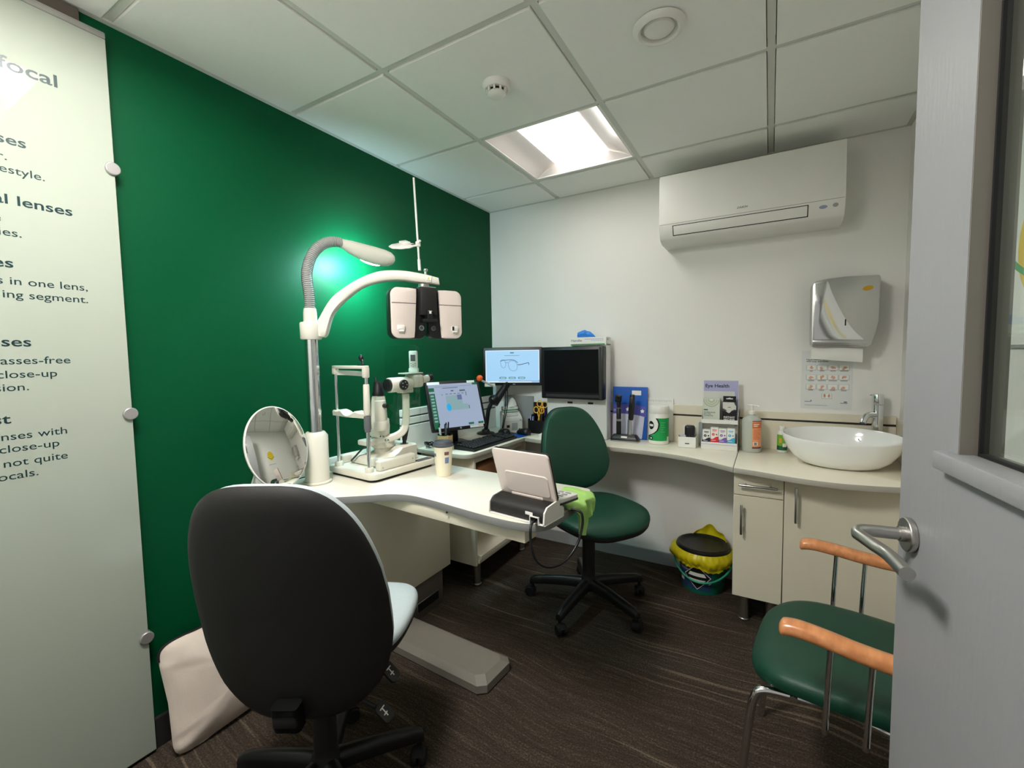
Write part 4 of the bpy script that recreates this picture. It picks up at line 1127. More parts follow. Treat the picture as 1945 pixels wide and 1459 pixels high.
# ================================================================== things on the instrument table
t = thing('controller_console', 'white clamshell control console with raised screen, seen from behind, at the table end', 'console', (-.672, 1.235, DZ), math.radians(-7.4))
mb = MB()
pr = [(-.052, .004), (-.058, .012), (-.057, .036), (-.048, .047), (-.035, .052), (.010, .056), (.022, .050), (.028, .010), (.022, .004)]
mb.rings([[Vector((x, y, z)) for y, z in pr] for x in (-.104, -.098, .098, .104)]); mb.build('dock', m_black_soft, t, angle=40)
mb = MB()
mb.b2((-.108, -.062, .0006), (.055, .04, .0042), .001, seg=1); mb.b2((.089, -.062, .0006), (.112, .04, .0042), .001, seg=1)
mb.b2((.055, -.063, .0006), (.0575, .0, .024)); mb.b2((.0865, -.063, .0006), (.089, .0, .024)); mb.b2((.055, -.063, .022), (.089, .0, .0245))
pr2 = [(-.060, .0006), (-.064, .006), (-.060, .040), (-.045, .054), (.010, .060), (.05, .03), (.05, .0006)]
mb.rings([[Vector((x, y, z)) for y, z in pr2] for x in (.1045, .110)])
mb.rings([[Vector((x, y, z)) for y, z in pr2] for x in (-.110, -.1045)])
mb.build('cradle', m_white_pl, t)
mb = MB(); mb.b2((.036, -.0588, .024), (.064, -.0565, .034), .001, seg=1); mb.build('rating_label', m_paper, t)
mb = MB(); mb.M = Matrix.Translation((0, .085, .046)) @ Matrix.Rotation(-.09, 4, 'X'); mb.prism(rrect(.222, .132, .018, 6), -.008, .008, .003); kp_ = mb.build('keypad', m_white_pl, t)
mb = MB(); mb.M = Matrix.Translation((0, .085, .046)) @ Matrix.Rotation(-.09, 4, 'X'); mb.prism(rrect(.226, .136, .02, 6), -.011, -.0035, .002); mb.build('keypad_tray', m_black, kp_)
mb = MB(); mb.M = Matrix.Translation((0, .085, .0542)) @ Matrix.Rotation(-.09, 4, 'X')
for i in range(7):
    for j in range(4):
        mb.mi = 1 if (i, j) in ((5, 0), (5, 1)) else 0
        mb.prism(rrect(.019, .012, .003, 3, -.084 + .028 * i, -.038 + .025 * j), -.0005, .0022, .0006)
mb.build('buttons', [m_grey_pl, m_greenlab], kp_)
LM = Matrix.Translation((0, .016, .052)) @ Matrix.Rotation(math.radians(17.6), 4, 'X') @ Matrix.Rotation(PI / 2, 4, 'X')
mb = MB(); mb.M = LM; mb.prism(rrect(.222, .168, .014, 6, 0, .086), .0, .008, .003)
ol = rrect(.165, .072, .012, 5, .010, .056)
mb.rings([[Vector((a, b, .007)) for a, b in rrect(.172, .080, .014, 5, .010, .056)], [Vector((a, b, .0105)) for a, b in ol]]); 
mb.b2((-.062, .002, .006), (.062, .014, .0115), .002); lid_ = mb.build('screen_back', m_warm_white, t)
mb = MB(); mb.M = LM; mb.prism(rrect(.2225, .1685, .014, 6, 0, .086), -.0075, .0005, .002); mb.build('screen_bezel', m_black, lid_)
mb = MB(); mb.cyl((-.06, .012, .058), (.06, .012, .058), .007, n=16); mb.build('hinge', m_warm_white, t)
mb = MB(); mb.tube(smooth_path([(.072, -.020, .012), (.073, -.070, .010), (.078, -.090, -.008), (.082, -.092, -.05), (.092, -.080, -.10), (.112, -.045, -.128), (.135, .01, -.125), (.150, .06, -.088), (.156, .085, -.035), (.154, .088, .004), (.138, .086, .014), (.118, .080, .016)], 7), .0042, 10); mb.build('cable', m_black, t)
# green cleaning cloth over the table end
random.seed(3)
def cloth(u, v):
    y = 1.335 + .215 * u + .010 * math.sin(9 * v)
    s_ = .185 * v
    rip = .006 * math.sin(15 * u + 3 * v) + .003 * math.sin(31 * u)
    x0 = -.655 + .02 * math.sin(5 * u)
    xe = -.5555
    if x0 + s_ < xe - .012: return (x0 + s_, y, DZ + .0035 + max(0, rip) * .5)
    d = s_ - (xe - .012 - x0)
    a = min(d / .018, PI / 2)
    z = DZ + .0035 - .012 * (1 - math.cos(a)) - max(0, d - .0283)
    x = xe - .012 + .020 * math.sin(a) + (rip * 1.2 + .004) * min(1, d / .04)
    return (x, y + (u - .5) * .05 * min(1, d / .05) * -1, z - .012 * math.sin(7 * u) * min(1, d / .06))
mb = MB(); mb.grid(cloth, 44, 40, .0012); tag(mb.build('cleaning_cloth', m_lime), 'bright green cloth draped over the end of the instrument table', 'cloth')
# coffee cup
t = thing('coffee_cup', 'cream takeaway coffee cup with a dark grey lid on the instrument table', 'cup', (-1.213, 1.482, DZ), .55)
mb = MB(); mb.lathe([(0, .006), (.0285, .006), (.0295, 0), (.0305, 0), (.0408, .124), (.0425, .126), (.0425, .129), (.040, .129), (.030, .008), (0, .008)], n=48); mb.build('cup_wall', m_cup, t)
mb = MB(); mb.lathe([(0, .1295), (.0425, .1275), (.0440, .1285), (.0445, .134), (.0425, .138), (.0405, .1385), (.0395, .146), (.0375, .150), (.0345, .150), (.033, .1465), (0, .1455)], n=48); mb.b2((.020, -.004, .1455), (.028, .004, .1475), .001); mb.build('cup_lid', m_lid, t)
def cr(z): return .0305 + .0103 * z / .124
for nm, (a, w, z0, z1), m in (('printed_patch', (-2.62, .30, .086, .102), m_printgrey), ('printed_patch', (-1.05, .26, .094, .108), M('print_brown', (110, 70, 62), .6)), ('printed_patch', (-1.02, .24, .058, .084), M('print_blue', (110, 124, 160), .6)), ('printed_patch', (-2.60, .26, .088, .099), M('print_slate', (92, 100, 134), .6))):
    mb = MB(); patch(mb, a - w, a + w, z0, z1, .0006 if m != MATS.get('print_slate') else .001, 10, 2, cr); mb.build(nm, m, t)

# ================================================================== things on the worktops
EM = {}
def E(name, rgb, s=0.78):
    """a lit screen colour"""
    if name in EM: return EM[name]
    m = bpy.data.materials.new(name); m.use_nodes = True
    nt = m.node_tree; b = nt.nodes['Principled BSDF']
    b.inputs['Base Color'].default_value = (.004, .004, .005, 1); b.inputs['Roughness'].default_value = .35
    tc = nt.nodes.new('ShaderNodeTexCoord'); n = nt.nodes.new('ShaderNodeTexNoise'); n.inputs['Scale'].default_value = 6
    nt.links.new(tc.outputs['Object'], n.inputs['Vector'])
    mx = nt.nodes.new('ShaderNodeMix'); mx.data_type = 'RGBA'; c = lin(rgb)
    mx.inputs[6].default_value = tuple(x * .97 for x in c) + (1,); mx.inputs[7].default_value = tuple(min(1, x * 1.03) for x in c) + (1,)
    nt.links.new(n.outputs['Fac'], mx.inputs[0]); nt.links.new(mx.outputs[2], b.inputs['Emission Color'])
    b.inputs['Emission Strength'].default_value = s
    EM[name] = m
    return m
e_bg = E('screen_pale_blue', (152, 166, 190)); e_green = E('screen_green', (22, 96, 60)); e_lgreen = E('screen_mint', (130, 162, 166)); e_cyan = E('screen_cyan', (30, 168, 222)); e_pur = E('screen_purple', (96, 104, 150)); e_dark = E('screen_slate', (86, 100, 116))
e_white = E('screen_white', (226, 240, 252)); e_blue = E('screen_sky', (160, 206, 240)); e_teal = E('screen_teal', (66, 136, 150)); e_line = E('screen_line', (112, 128, 170)); e_ink = E('screen_ink', (48, 52, 92))

def monitor(label, pos, yaw, tilt, w, h, zc, dy, bez, group=None):
    """origin on the worktop; returns root, screen matrix (x right, y up, z out) centred on the panel"""
    t = thing('monitor', label, 'monitor', (pos[0], pos[1], WT), yaw)
    SM = Matrix.Translation((0, dy, zc)) @ Matrix.Rotation(-tilt, 4, 'X') @ Matrix.Rotation(PI / 2, 4, 'X')
    mb = MB(); mb.M = SM
    mb.prism(rrect(w, h, .010, 5), -.022, 0, .004); mb.prism(rrect(w * .8, h * .75, .03, 5), -.040, -.021, .008); mb.build('casing', m_black, t)
    mb = MB(); mb.M = SM; mb.prism(rrect(w - 2 * bez, h - 2 * bez, .001, 2), -.002, .0004); 
    return t, SM, mb
# left monitor
w1, h1 = .357, .2945
p1 = (-1.648, 2.098)
t, SM, mb = monitor('tilted black monitor showing a patient record, nearest on the worktop by the green wall', p1, math.radians(65.3), math.radians(19), w1, h1, 1.004 - WT, -.073, .017)
scr = mb.build('screen', e_bg, t)
mb = MB(); mb.M = SM
def R_(mb, x0, x1, y0, y1, r=.0005, z=.0008): mb.prism(rrect(x1 - x0, y1 - y0, r, 3, (x0 + x1) / 2, (y0 + y1) / 2), z - .0003, z)
sw, sh = w1 / 2 - .017, h1 / 2 - .017
mb.mi = 0
R_(mb, -sw, -sw + .034, -sh, sh - .055)
mb.mi = 1
for k in range(9): R_(mb, -sw + .006, -sw + .026, sh - .075 - .0185 * k, sh - .065 - .0185 * k, z=.0012)
mb.build('menu_column', [e_green, e_lgreen], scr)
mb = MB(); mb.M = SM; R_(mb, -sw, -sw + .034, sh - .044, sh - .022); mb.build('menu_button', e_green, scr)
for a in ((sw - .040, sw - .004), (sw - .105, sw - .070)):
    mb = MB(); mb.M = SM; R_(mb, a[0], a[1], -sh + .006, -sh + .018); mb.build('command_button', e_green, scr)
mb = MB(); mb.M = SM
R_(mb, sw - .034, sw, sh - .014, sh)
mb.mi = 1
R_(mb, -.062, .042, -.030, .058); R_(mb, .042, .075, -.030, .002)
mb.mi = 2; mb.prism([(x - .052, y - .012) for x, y in superell(.030, .044, 2, 28)], .0008, .0014)
mb.mi = 3; R_(mb, .012, .042, .030, .060, z=.0014)
mb.mi = 4
R_(mb, -sw + .04, sw - .04, sh - .018, sh - .0165); R_(mb, -.075, .025, sh - .028, sh - .024); R_(mb, -.022, -.005, .082, .090); R_(mb, .034, .072, .080, .090); R_(mb, .072, .077, .052, .076); R_(mb, .078, .084, -.028, -.008); R_(mb, -.085, -.080, .062, .068)
for k in range(5): R_(mb, -.06 + .026 * k, -.045 + .026 * k, .066, .070)
mb.build('screen_content', [e_green, e_lgreen, e_cyan, e_pur, e_dark], scr)
mb = MB(); mb.M = SM
mb.mi = 0; R_(mb, -w1 / 2 + .012, -w1 / 2 + .090, h1 / 2 - .020, h1 / 2 - .004); R_(mb, w1 / 2 - .085, w1 / 2 - .032, h1 / 2 - .018, h1 / 2 - .004); R_(mb, .062, .130, -h1 / 2 + .002, -h1 / 2 + .016)
mb.mi = 1; R_(mb, .118, .152, -h1 / 2 + .001, -h1 / 2 + .022, z=.0012)
mb.mi = 2; mb.prism([(x, y - h1 / 2 + .009) for x, y in superell(.011, .011, 2, 20)], .0002, .001)
mb.build('sticker', [m_paper, m_pink, m_grey_pl], t)
mb = MB(); mb.prism(rrect(.190, .120, .012, 5, 0, .0), 0, .012, .004); mb.rings([[Vector((x, .02 + y, .012)) for x, y in rrect(.09, .05, .008, 3)], [Vector((x, .0 + y, .075)) for x, y in rrect(.07, .035, .008, 3)], [Vector((x, -.030 + y, .22)) for x, y in rrect(.07, .03, .008, 3)]]); mb.build('stand', m_black, t)
# second monitor
w2, h2 = .413, .258
t, SM, mb = monitor('wide black monitor showing a drawing of spectacles, in the corner of the room', (-1.512, 2.612), math.radians(17.2), math.radians(1), w2, h2, 1.2126 - WT, -.024, .020)
scr = mb.build('screen', e_blue, t)
mb = MB(); mb.M = SM
sw, sh = w2 / 2 - .020, h2 / 2 - .020
mb.mi = 0
for a in ((-sw, sw, sh - .004, sh), (-sw, -sw + .005, -sh, sh), (sw - .005, sw, -sh + .02, sh), (-sw, sw * .72, -sh, -sh + .007)): R_(mb, *a)
mb.mi = 1
R_(mb, -.014, .014, sh - .022, sh - .013, .004)
mb.mi = 3; R_(mb, -sw * .5, sw, -sh + .008, -sh + .0105)
for k in range(14): R_(mb, -.052 + .0075 * k, -.047 + .0075 * k, sh - .037, sh - .034)
mb.build('screen_content', [e_white, e_teal, e_line, e_ink], scr)
for x in (-.065, 0, .065):
    mb = MB(); mb.M = SM; mb.mi = 0; R_(mb, x - .025, x + .025, -sh + .024, -sh + .038, .0069); mb.mi = 1; R_(mb, x - .017, x + .017, -sh + .029, -sh + .0325, z=.0012); mb.build('screen_button', [e_teal, e_white], scr)
mb = MB(); mb.M = SM
mb.mi = 0
def loop(c, rx, ry, e=2.3, sk=0.0): return [Vector((c[0] + x + sk * y, c[1] + y * (1 if y > 0 else 1.15), .0012)) for x, y in superell(rx * 2, ry * 2, e, 36)]
for lp in (loop((-.062, .020), .017, .026, 2.2, -.12), loop((.005, .006), .030, .032, 2.3, -.15)): mb.tube(lp + [lp[0]], .0014, 6)
mb.tube([(-.045, .028, .0012), (-.036, .026, .0012), (-.026, .026, .0012)], .0016, 6)
mb.mi = 1
mb.tube([(-.083, .036, .0012), (-.058, .042, .0012), (.0, .045, .0012), (.020, .040, .0012), (.040, .024, .0012)], .0018, 6); mb.tube([(.038, .012, .0012), (.050, .010, .0012), (.112, .024, .0012), (.116, .021, .0012), (.115, .010, .0012)], .0022, 6)
mb.build('spectacles_drawing', [e_line, e_ink], scr)
mb = MB(); mb.M = SM; mb.mi = 0; R_(mb, -w2 / 2 + .012, -w2 / 2 + .086, -h2 / 2 - .008, -h2 / 2 + .014, z=.001); mb.mi = 1; mb.prism(rrect(.018, .006, .002, 3, .012, -h2 / 2 + .009), .0002, .001); mb.build('sticker', [m_cream_pl, m_grey_pl], t)
Mi = (Matrix.Translation((-1.512, 2.612, WT)) @ Matrix.Rotation(math.radians(17.2), 4, 'Z')).inverted()
wl = lambda x, y, z: Mi @ Vector((x, y, z))
mb = MB(); bc = wl(-1.640, 2.455, WT); mb.lathe([(0, .0), (.060, .0), (.062, .004), (.056, .010), (.030, .016), (.022, .03), (0, .03)], (bc.x, bc.y, 0), n=40); mb.build('base', m_black, t)
mb = MB(); mb.tube([wl(-1.640, 2.455, WT + .02), wl(-1.625, 2.47, WT + .16), wl(-1.60, 2.50, WT + .24)], .014, 16); mb.tube([wl(-1.60, 2.50, WT + .20), wl(-1.565, 2.57, WT + .29), wl(-1.515, 2.635, WT + .40)], [.030, .024, .022], 16); mb.sphere(wl(-1.60, 2.50, WT + .225), .036, 16); mb.build('arm', m_black, t)
for k in (0, 1):
    mb = MB(); mb.tube(smooth_path([wl(-1.54 + .012 * k, 2.56, WT + .34), wl(-1.535 + .016 * k, 2.545, WT + .20), wl(-1.545 + .01 * k, 2.535, WT + .10), wl(-1.56, 2.53 + .01 * k, WT + .012)], 6), .0032, 8); mb.build('cable', m_black, t)
# orange-headed stick resting on the corner of the left monitor
t = thing('occluder_stick', 'small clear stick with a bright orange ball, propped on the corner of the tilted monitor', 'stick', (-1.494, 2.183, 1.155))
mb = MB(); mb.sphere((0, 0, 0), .0185, 20); mb.build('ball', m_orange, t)
mb = MB(); mb.tube([(.006, .010, -.014), (.040, .085, -.052)], [.006, .008], 12); mb.build('handle', m_pump, t)

# keyboard, mice, mat
t = thing('keyboard', 'black keyboard lying in front of the tilted monitor', 'keyboard', (-1.445, 2.178, WT), math.radians(88))
mb = MB(); rs = []
for y, z in ((-.072, .010), (-.070, .014), (.068, .024), (.072, .020), (.072, .0), (-.072, .0)): rs.append((y, z))
mb.rings([[Vector((x, y, z)) for y, z in rs] for x in (-.222, -.220, .220, .222)]); mb.build('base', m_black, t, angle=30)
mb = MB()
for r in range(6):
    for k in range(21):
        x = -.205 + k * .0205; y = -.052 + r * .0212
        if r == 5 and k % 5 == 1 or (k == 15) or (k == 19 and r == 3): continue
        if r == 0 and 4 <= k <= 8 and k != 6: continue
        wd = .10 if (r == 0 and k == 6) else .0168
        mb.box((x, y, .014 + (y + .07) * .072 + .004), (wd, .0172, .008), .0022, seg=1)
mb.build('keys', M('key_black', (34, 34, 36), .45, var=.05), t)
mb = MB(); mb.mi = 0; mb.b2((.10, .074, 0), (.215, .092, .002)); mb.b2((-.215, .076, 0), (-.12, .090, .0022)); mb.build('wrist_strip', m_paper, t)
t = thing('mouse_mat', 'dark mouse mat with a bright blue end at the corner of the worktop', 'mat', (-1.445, 2.487, WT), math.radians(-8))
mb = MB(); mb.prism(rrect(.190, .140, .008, 4), 0, .0025, .0005); mb.build('mat', M('mat_dark', (44, 48, 60), .6, var=.3, vscale=20), t)
mb = MB(); mb.prism(rrect(.100, .138, .006, 4, .044, 0), .0024, .003); mb.build('blue_panel', m_blue, t)
text('visual', .016, m_paper, t, Matrix.Translation((.012, -.05, .0031)), 'lettering', width=.045) if False else None
def mouse(label, x, y, a, z0):
    o = superell(.062, .108, 2.5, 40)
    t = thing('computer_mouse', label, 'mouse', (x, y, z0), a, 'computer mice')
    mb = MB(); mb.puff(o, [(.02, 0), (.9, 0), (.97, .003), (1.0, .010), (.98, .018), (.88, .027), (.7, .034), (.4, .038), (.02, .039)])
    mb.map(lambda c: (c.x * (1 - .10 * c.y / .054), c.y, c.z * (1 - .22 * c.y / .054))); mb.build('shell', m_black, t)
    mb = MB(); mb.cyl((-.003, .032, .029), (.003, .032, .029), .008, n=18); mb.build('scroll_wheel', m_midgrey, t)
mouse('black computer mouse on the mouse mat, nearer the keyboard', -1.505, 2.468, math.radians(62), WT + .0034)
mouse('black computer mouse on the blue end of the mat, nearer the desk organiser', -1.392, 2.530, math.radians(78), WT + .0034)

# label printer
t = thing('label_printer', 'light grey label printer with a paper roll on top, in the corner', 'printer', (-1.543, 2.629, WT), math.radians(50))
mb = MB(); pr = [(-.048, 0), (-.050, .085), (-.046, .094), (.010, .132), (.048, .134), (.050, .128), (.050, 0)]
mb.rings([[Vector((x, y, z)) for y, z in pr] for x in (-.064, -.060, .060, .064)]); mb.build('body', M('printer_grey', (204, 204, 196), .4), t, angle=30)
mb = MB(); mb.mi = 0; mb.b2((-.050, -.0508, .030), (-.028, -.0485, .048), .001, seg=1); mb.mi = 1; mb.b2((-.012, -.0508, .012), (.030, -.0485, .062), .001, seg=1); mb.mi = 0; mb.b2((.045, -.0508, .078), (.056, -.0488, .081)); mb.mi = 2; mb.b2((-.064, -.0506, .0715), (.064, -.0487, .0728)); mb.build('front_panel', [m_black, m_grey_pl, m_inkgrey], t)
mb = MB(); mb.M = Matrix.Translation((.0, -.022, .1105)) @ Matrix.Rotation(.62, 4, 'X'); mb.prism(rrect(.082, .018, .004, 3), .0, .0015); mb.mi = 1; mb.prism(rrect(.074, .011, .003, 3), .0014, .002); mb.build('lid_window', [m_grey_pl, M('printer_grey2', (214, 214, 206), .4)], t)
o = MB(); o.M = Matrix.Translation((-1.561, 2.641, WT + .1345)) @ Matrix.Rotation(math.radians(50), 4, 'Z')
o.b2((-.052, -.028, 0), (.052, .03, .006), .001); o.mi = 1; o.b2((-.050, -.0284, .0062), (.05, .03, .014), .001); o.mi = 0; o.b2((-.052, -.028, .0142), (.052, .03, .032), .001)
tag(o.build('tissue_packet', [m_paper, m_greenlab]), 'white and green packet lying on top of the label printer', 'packet')
mb = MB(); mb.M = Matrix.Translation((-1.549, 2.639, WT + .1670)) @ Matrix.Rotation(math.radians(50), 4, 'Z')
mb.prism([(x, y) for x, y in superell(.06, .05, 2.2, 24)], 0, .004)
mb.rings([[Vector((x * k + .01, y * k * .5, .004 + z)) for x, y in superell(.07, .03, 2.4, 24)] for k, z in ((1, 0), (.85, .02), (.55, .043), (.18, .056))])
tag(mb.build('folded_tissue', m_paper), 'folded white tissue peak on top of the packet', 'tissue')
tag(MB().b2((-1.655, 2.7205, WT), (-1.418, 2.7335, 1.002), .0045, edges='y').build('desk_divider', m_grey_pl), 'plain grey upright board behind the label printer', 'board')

# organiser with scissors
t = thing('desk_organiser', 'dark desk organiser holding leaflets beside the chart cabinet', 'organiser', (-1.335, 2.650, WT))
mb = MB()
for a in (((-.062, -.045, 0), (.062, .045, .004)), ((-.062, .041, 0), (.062, .045, .200)), ((-.062, -.045, 0), (.062, -.041, .085)), ((-.062, -.045, 0), (-.058, .045, .095)), ((.058, -.045, 0), (.062, .045, .125)), ((-.018, -.041, 0), (-.015, .041, .13))): mb.b2(*a)
mb.build('tray', m_black, t)
for k, (x, m, h) in enumerate(((-.048, m_lav, .115), (-.040, m_navy, .125), (-.032, m_lav, .110), (.036, m_purple, .165), (.046, m_navy, .185))):
    o = MB().b2((-1.335 + x - .0028, 2.615 if x < 0 else 2.660, WT + .005), (-1.335 + x + .0028, 2.688, WT + h), .0005, seg=1).build('leaflet', m)
    tag(o, ['lilac leaflet at the left end of the desk organiser', 'dark leaflet second from the left in the desk organiser', 'lilac leaflet third from the left in the desk organiser', 'purple leaflet right of the scissors in the organiser', 'tall dark leaflet at the right end of the organiser'][k], 'leaflet', 'leaflets in the organiser')
def scissors(label, x, y, z, lean):
    t = thing('scissors', label, 'scissors', (x, y, z), 0, 'yellow scissors')
    t.rotation_euler = (0, lean, 0)
    mb = MB()
    for s in (-1, 1):
        lp = [Vector((s * .021 + a, -.0015 * s, .150 + b)) for a, b in superell(.034, .040, 2.2, 26)]; mb.tube(lp + [lp[0]], .0036, 8)
        mb.tube([(s * .010, -.0015 * s, .135), (s * .004, -.0015 * s, .110), (-s * .003, -.0015 * s, .085)], .0042, 8)
    mb.build('handle', m_scissor, t)
    mb = MB()
    for s in (-1, 1): mb.rings([[Vector((a * .006 - s * .001, -s * .0012 + b * .0009, z_)) for a, b in ((-1, -1), (1, -1), (1, 1), (-1, 1))] for z_ in (.0, .088)])
    mb.build('blade', m_steel, t)
scissors('yellow-handled scissors standing highest in the desk organiser', -1.322, 2.640, WT + .045, .10)
scissors('yellow-handled scissors standing lower in front in the desk organiser', -1.325, 2.620, WT + .006, .02)

# pen pot with a rubber band, cable coil
t = thing('pen_pot', 'dark pen pot wrapped in tan rubber bands behind the coffee cup', 'pen pot', (-1.566, 1.933, WT))
mb = MB(); mb.lathe([(0, 0), (.037, 0), (.039, .003), (.041, .088), (.0385, .088), (.036, .006), (0, .006)], n=36); mb.build('pot', m_black, t)
mb = MB(); mb.lathe([(.0402, .042)] + [(.0418 + .0012 * (k % 2), .044 + .0032 * k) for k in range(12)] + [(.0405, .084)], n=36); mb.b2((.036, -.030, .055), (.046, -.022, .087), .002); mb.build('rubber_bands', m_band, t)
for k, (dx, dy, ln_, m, tx_, ty_, lb) in enumerate([(-.034, -.004, .140, m_white_pl, -.14, .0, 'white pen leaning left in the pen pot'), (-.018, -.036, .134, m_white_pl, -.06, -.08, 'white pen at the front of the pen pot'), (.002, .036, .146, m_black, .0, .10, 'black pen upright at the back of the pen pot'), (.022, -.020, .150, m_midgrey, .08, -.04, 'grey pencil leaning right in the pen pot'), (.0, .004, .138, m_black, .0, .0, 'black pen in the middle of the pen pot')]):
    mb = MB(); mb.cyl((0, 0, 0), (0, 0, ln_ - .012), .0042, n=12, bev=.001); mb.mi = 1; mb.cyl((0, 0, ln_ - .012), (0, 0, ln_), .0042, .003, n=12)
    mb.M = Matrix.Identity(4)
    bmesh.ops.transform(mb.bm, matrix=Matrix.Translation((-1.566 + dx * .5, 1.933 + dy * .5, WT + .0075)) @ Euler((-ty_, tx_, 0)).to_matrix().to_4x4(), verts=mb.bm.verts)
    tag(mb.build('pen', [m, m_black]), lb, 'pen', 'pens in the pen pot')
mb = MB(); cp = []
for k in range(70):
    a = k * .23; r = .022 + .008 * math.sin(k * .37)
    cp.append((-1.690 + r * .9 * math.cos(a), 1.945 + r * math.sin(a), WT + .009 + .016 * (.5 + .5 * math.sin(k * .11)) + .004 * math.sin(k)))
cp += [(-1.695, 1.935, WT + .03), (-1.70, 1.915, WT + .034), (-1.685, 1.905, WT + .02), (-1.655, 1.915, WT + .006)]
mb.tube(smooth_path(cp, 2), .0034, 8); tag(mb.build('cable_coil', m_black), 'loose coil of black cable at the near end of the keyboard worktop', 'cable')

# ------------------------------------------------------------------ test chart cabinet
t = thing('chart_cabinet', 'tall white cabinet with a switched-off dark screen, standing on the back worktop', 'cabinet', (-1.035, 2.652, WT))
mb = MB(); mb.b2((-.21, -.067, 0), (.190, .010, .575), .006); mb.build('housing', M('cabinet_white', (222, 221, 220), .4), t)
mb = MB(); x0, x1, z0, z1 = -.219, .186, .247, .570
mb.b2((x0, -.128, z0), (x1, -.0675, z1), .006); mb.build('screen_casing', m_black, t)
mb = MB(); mb.b2((x0 + .022, -.1285, z0 + .042), (x1 - .026, -.1275, z1 - .020)); mb.mi = 1; mb.rings([[Vector((x0 + .03, -.1282, z0 + .012)), Vector((x1 - .02, -.1282, z0 + .012)), Vector((x1 - .026, -.1282, z0 + .030)), Vector((x0 + .036, -.1282, z0 + .030))], [Vector((x0 + .03, -.1295, z0 + .012)), Vector((x1 - .02, -.1295, z0 + .012)), Vector((x1 - .026, -.1310, z0 + .030)), Vector((x0 + .036, -.1310, z0 + .030))]]); mb.mi = 2; mb.b2((x1 - .022, -.1286, z0 + .006), (x1 - .008, -.1276, z1 - .006)); mb.build('screen', [m_screen_off, M('charcoal_trim', (44, 44, 46), .5), M('dark_trim', (34, 34, 35), .5)], t)
mb = MB()
for x in (-.050, .086): mb.b2((x - .016, -.0683, .214), (x + .018, -.0665, .226))
mb.build('port', m_black, t)
# glove box and gloves
t = thing('glove_box', 'white cardboard glove box printed Handie, lying on top of the chart cabinet', 'box', (-.962, 2.628, WT + .5755), math.radians(4))
mb = MB(); mb.b2((-.112, -.058, 0), (.112, .058, .050), .0015, seg=1); mb.build('carton', m_paper, t)
mb = MB(); mb.b2((-.108, -.0586, .002), (.104, -.0578, .010)); mb.b2((.1118, -.050, .0), (.1126, .050, .008)); mb.build('green_stripe', M('stripe_green', (60, 130, 70), .5), t)
text('Handie', .021, m_inkgrey, t, basis((-.106, -.0584, .024), (1, 0, 0), (0, 0, 1)), 'lettering', 'LEFT', .01, .068)
mb = MB()
for k in range(9): mb.b2((-.02 + .013 * k, -.0586, .036), (-.010 + .013 * k, -.0578, .0395))
for k in range(6): mb.b2((.02 + .013 * k, -.0586, .028), (.030 + .013 * k, -.0578, .031))
mb.b2((.1118, -.045, .030), (.1126, .0, .040)); mb.build('fine_print', m_lav, t)
mb = MB(); mb.M = Matrix.Translation((-.990, 2.622, WT + .6258)) @ Matrix.Rotation(.3, 4, 'Z')
rs = []
for f, w, h in ((-.050, .016, .010), (-.046, .026, .034), (-.026, .030, .043), (-.010, .030, .046), (.004, .022, .040), (.022, .022, .036), (.044, .014, .018), (.056, .006, .003)):
    rs.append([Vector((f + .004 * math.sin(q * 2.3), w * math.cos(2 * PI * q / 14) * (1 + .12 * math.sin(3 * q)), max(0, h * .5 + h * .5 * math.sin(2 * PI * q / 14) * (1 + .08 * math.cos(2 * q))))) for q in range(14)])
mb.rings(rs); tag(mb.build('disposable_glove', m_glove, angle=25), 'crumpled bright blue glove poking out of the glove box', 'glove')

mb = MB()
for k, (dx, dy, rz_) in enumerate(((0, 0, .1), (.003, .004, .16), (-.002, .002, .06), (.002, -.002, .12))):
    mb.box((-1.212 + dx, 2.530 + dy, WT + .0025 + .005 * k), (.105, .07, .0048), rot=(0, 0, rz_))
tag(mb.build('paper_stack', m_paper), 'small stack of white paper in front of the chart cabinet, behind the green chair', 'paper')
# ------------------------------------------------------------------ folder, charger, tub and so on
t = thing('information_folder', 'blue and lilac folder leaning against the back wall behind the charger', 'folder', (-.738, 2.690, WT))
t.rotation_euler = (math.radians(-4), 0, 0)
mb = MB(); mb.b2((-.106, -.004, 0), (.106, .004, .318), .0015, seg=1); mb.b2((.088, -.0055, 0), (.106, .0, .318), .001, seg=1); mb.build('cover', m_blue, t)
mb = MB(); mb.M = basis((0, -.0046, 0), (1, 0, 0), (0, 0, 1))
mb.mi = 0; mb.prism([(-.104, .004), (.078, .004), (.092, .15), (.060, .165), (.0, .172), (-.06, .170), (-.104, .162)], 0, .002)
mb.mi = 1; mb.prism([(-.104, .150), (-.03, .153), (.05, .147), (.100, .136), (.102, .196), (.05, .208), (-.02, .213), (-.104, .205)], .0015, .003)
mb.mi = 2
for cx_, cy_ in ((-.010, .180), (.078, .172)):
    mb.prism([(cx_ + r * math.cos(a), cy_ + r * math.sin(a)) for k in range(10) for r, a in [((.0135 if k % 2 == 0 else .008), PI / 2 + k * PI / 5)]], .003, .0036)
mb.prism(rrect(.03, .003, .001, 2, -.085, .176), .003, .0034); mb.prism(rrect(.018, .002, .001, 2, -.09, .168), .003, .0034)
mb.build('pocket_sheet', [M('pale_lilac', (208, 206, 224), .5), m_purple, m_paper], t)
mb = MB(); mb.b2((.012, -.0052, .268), (.068, -.004, .296)); mb.build('sticker', m_paper, t)
t = thing('instrument_charger', 'black charging base in front of the blue folder', 'charger', (-.738, 2.600, WT), math.radians(2))
mb = MB(); mb.mi = 1; mb.prism(rrect(.168, .066, .012, 4), 0, .007, .001); mb.mi = 0
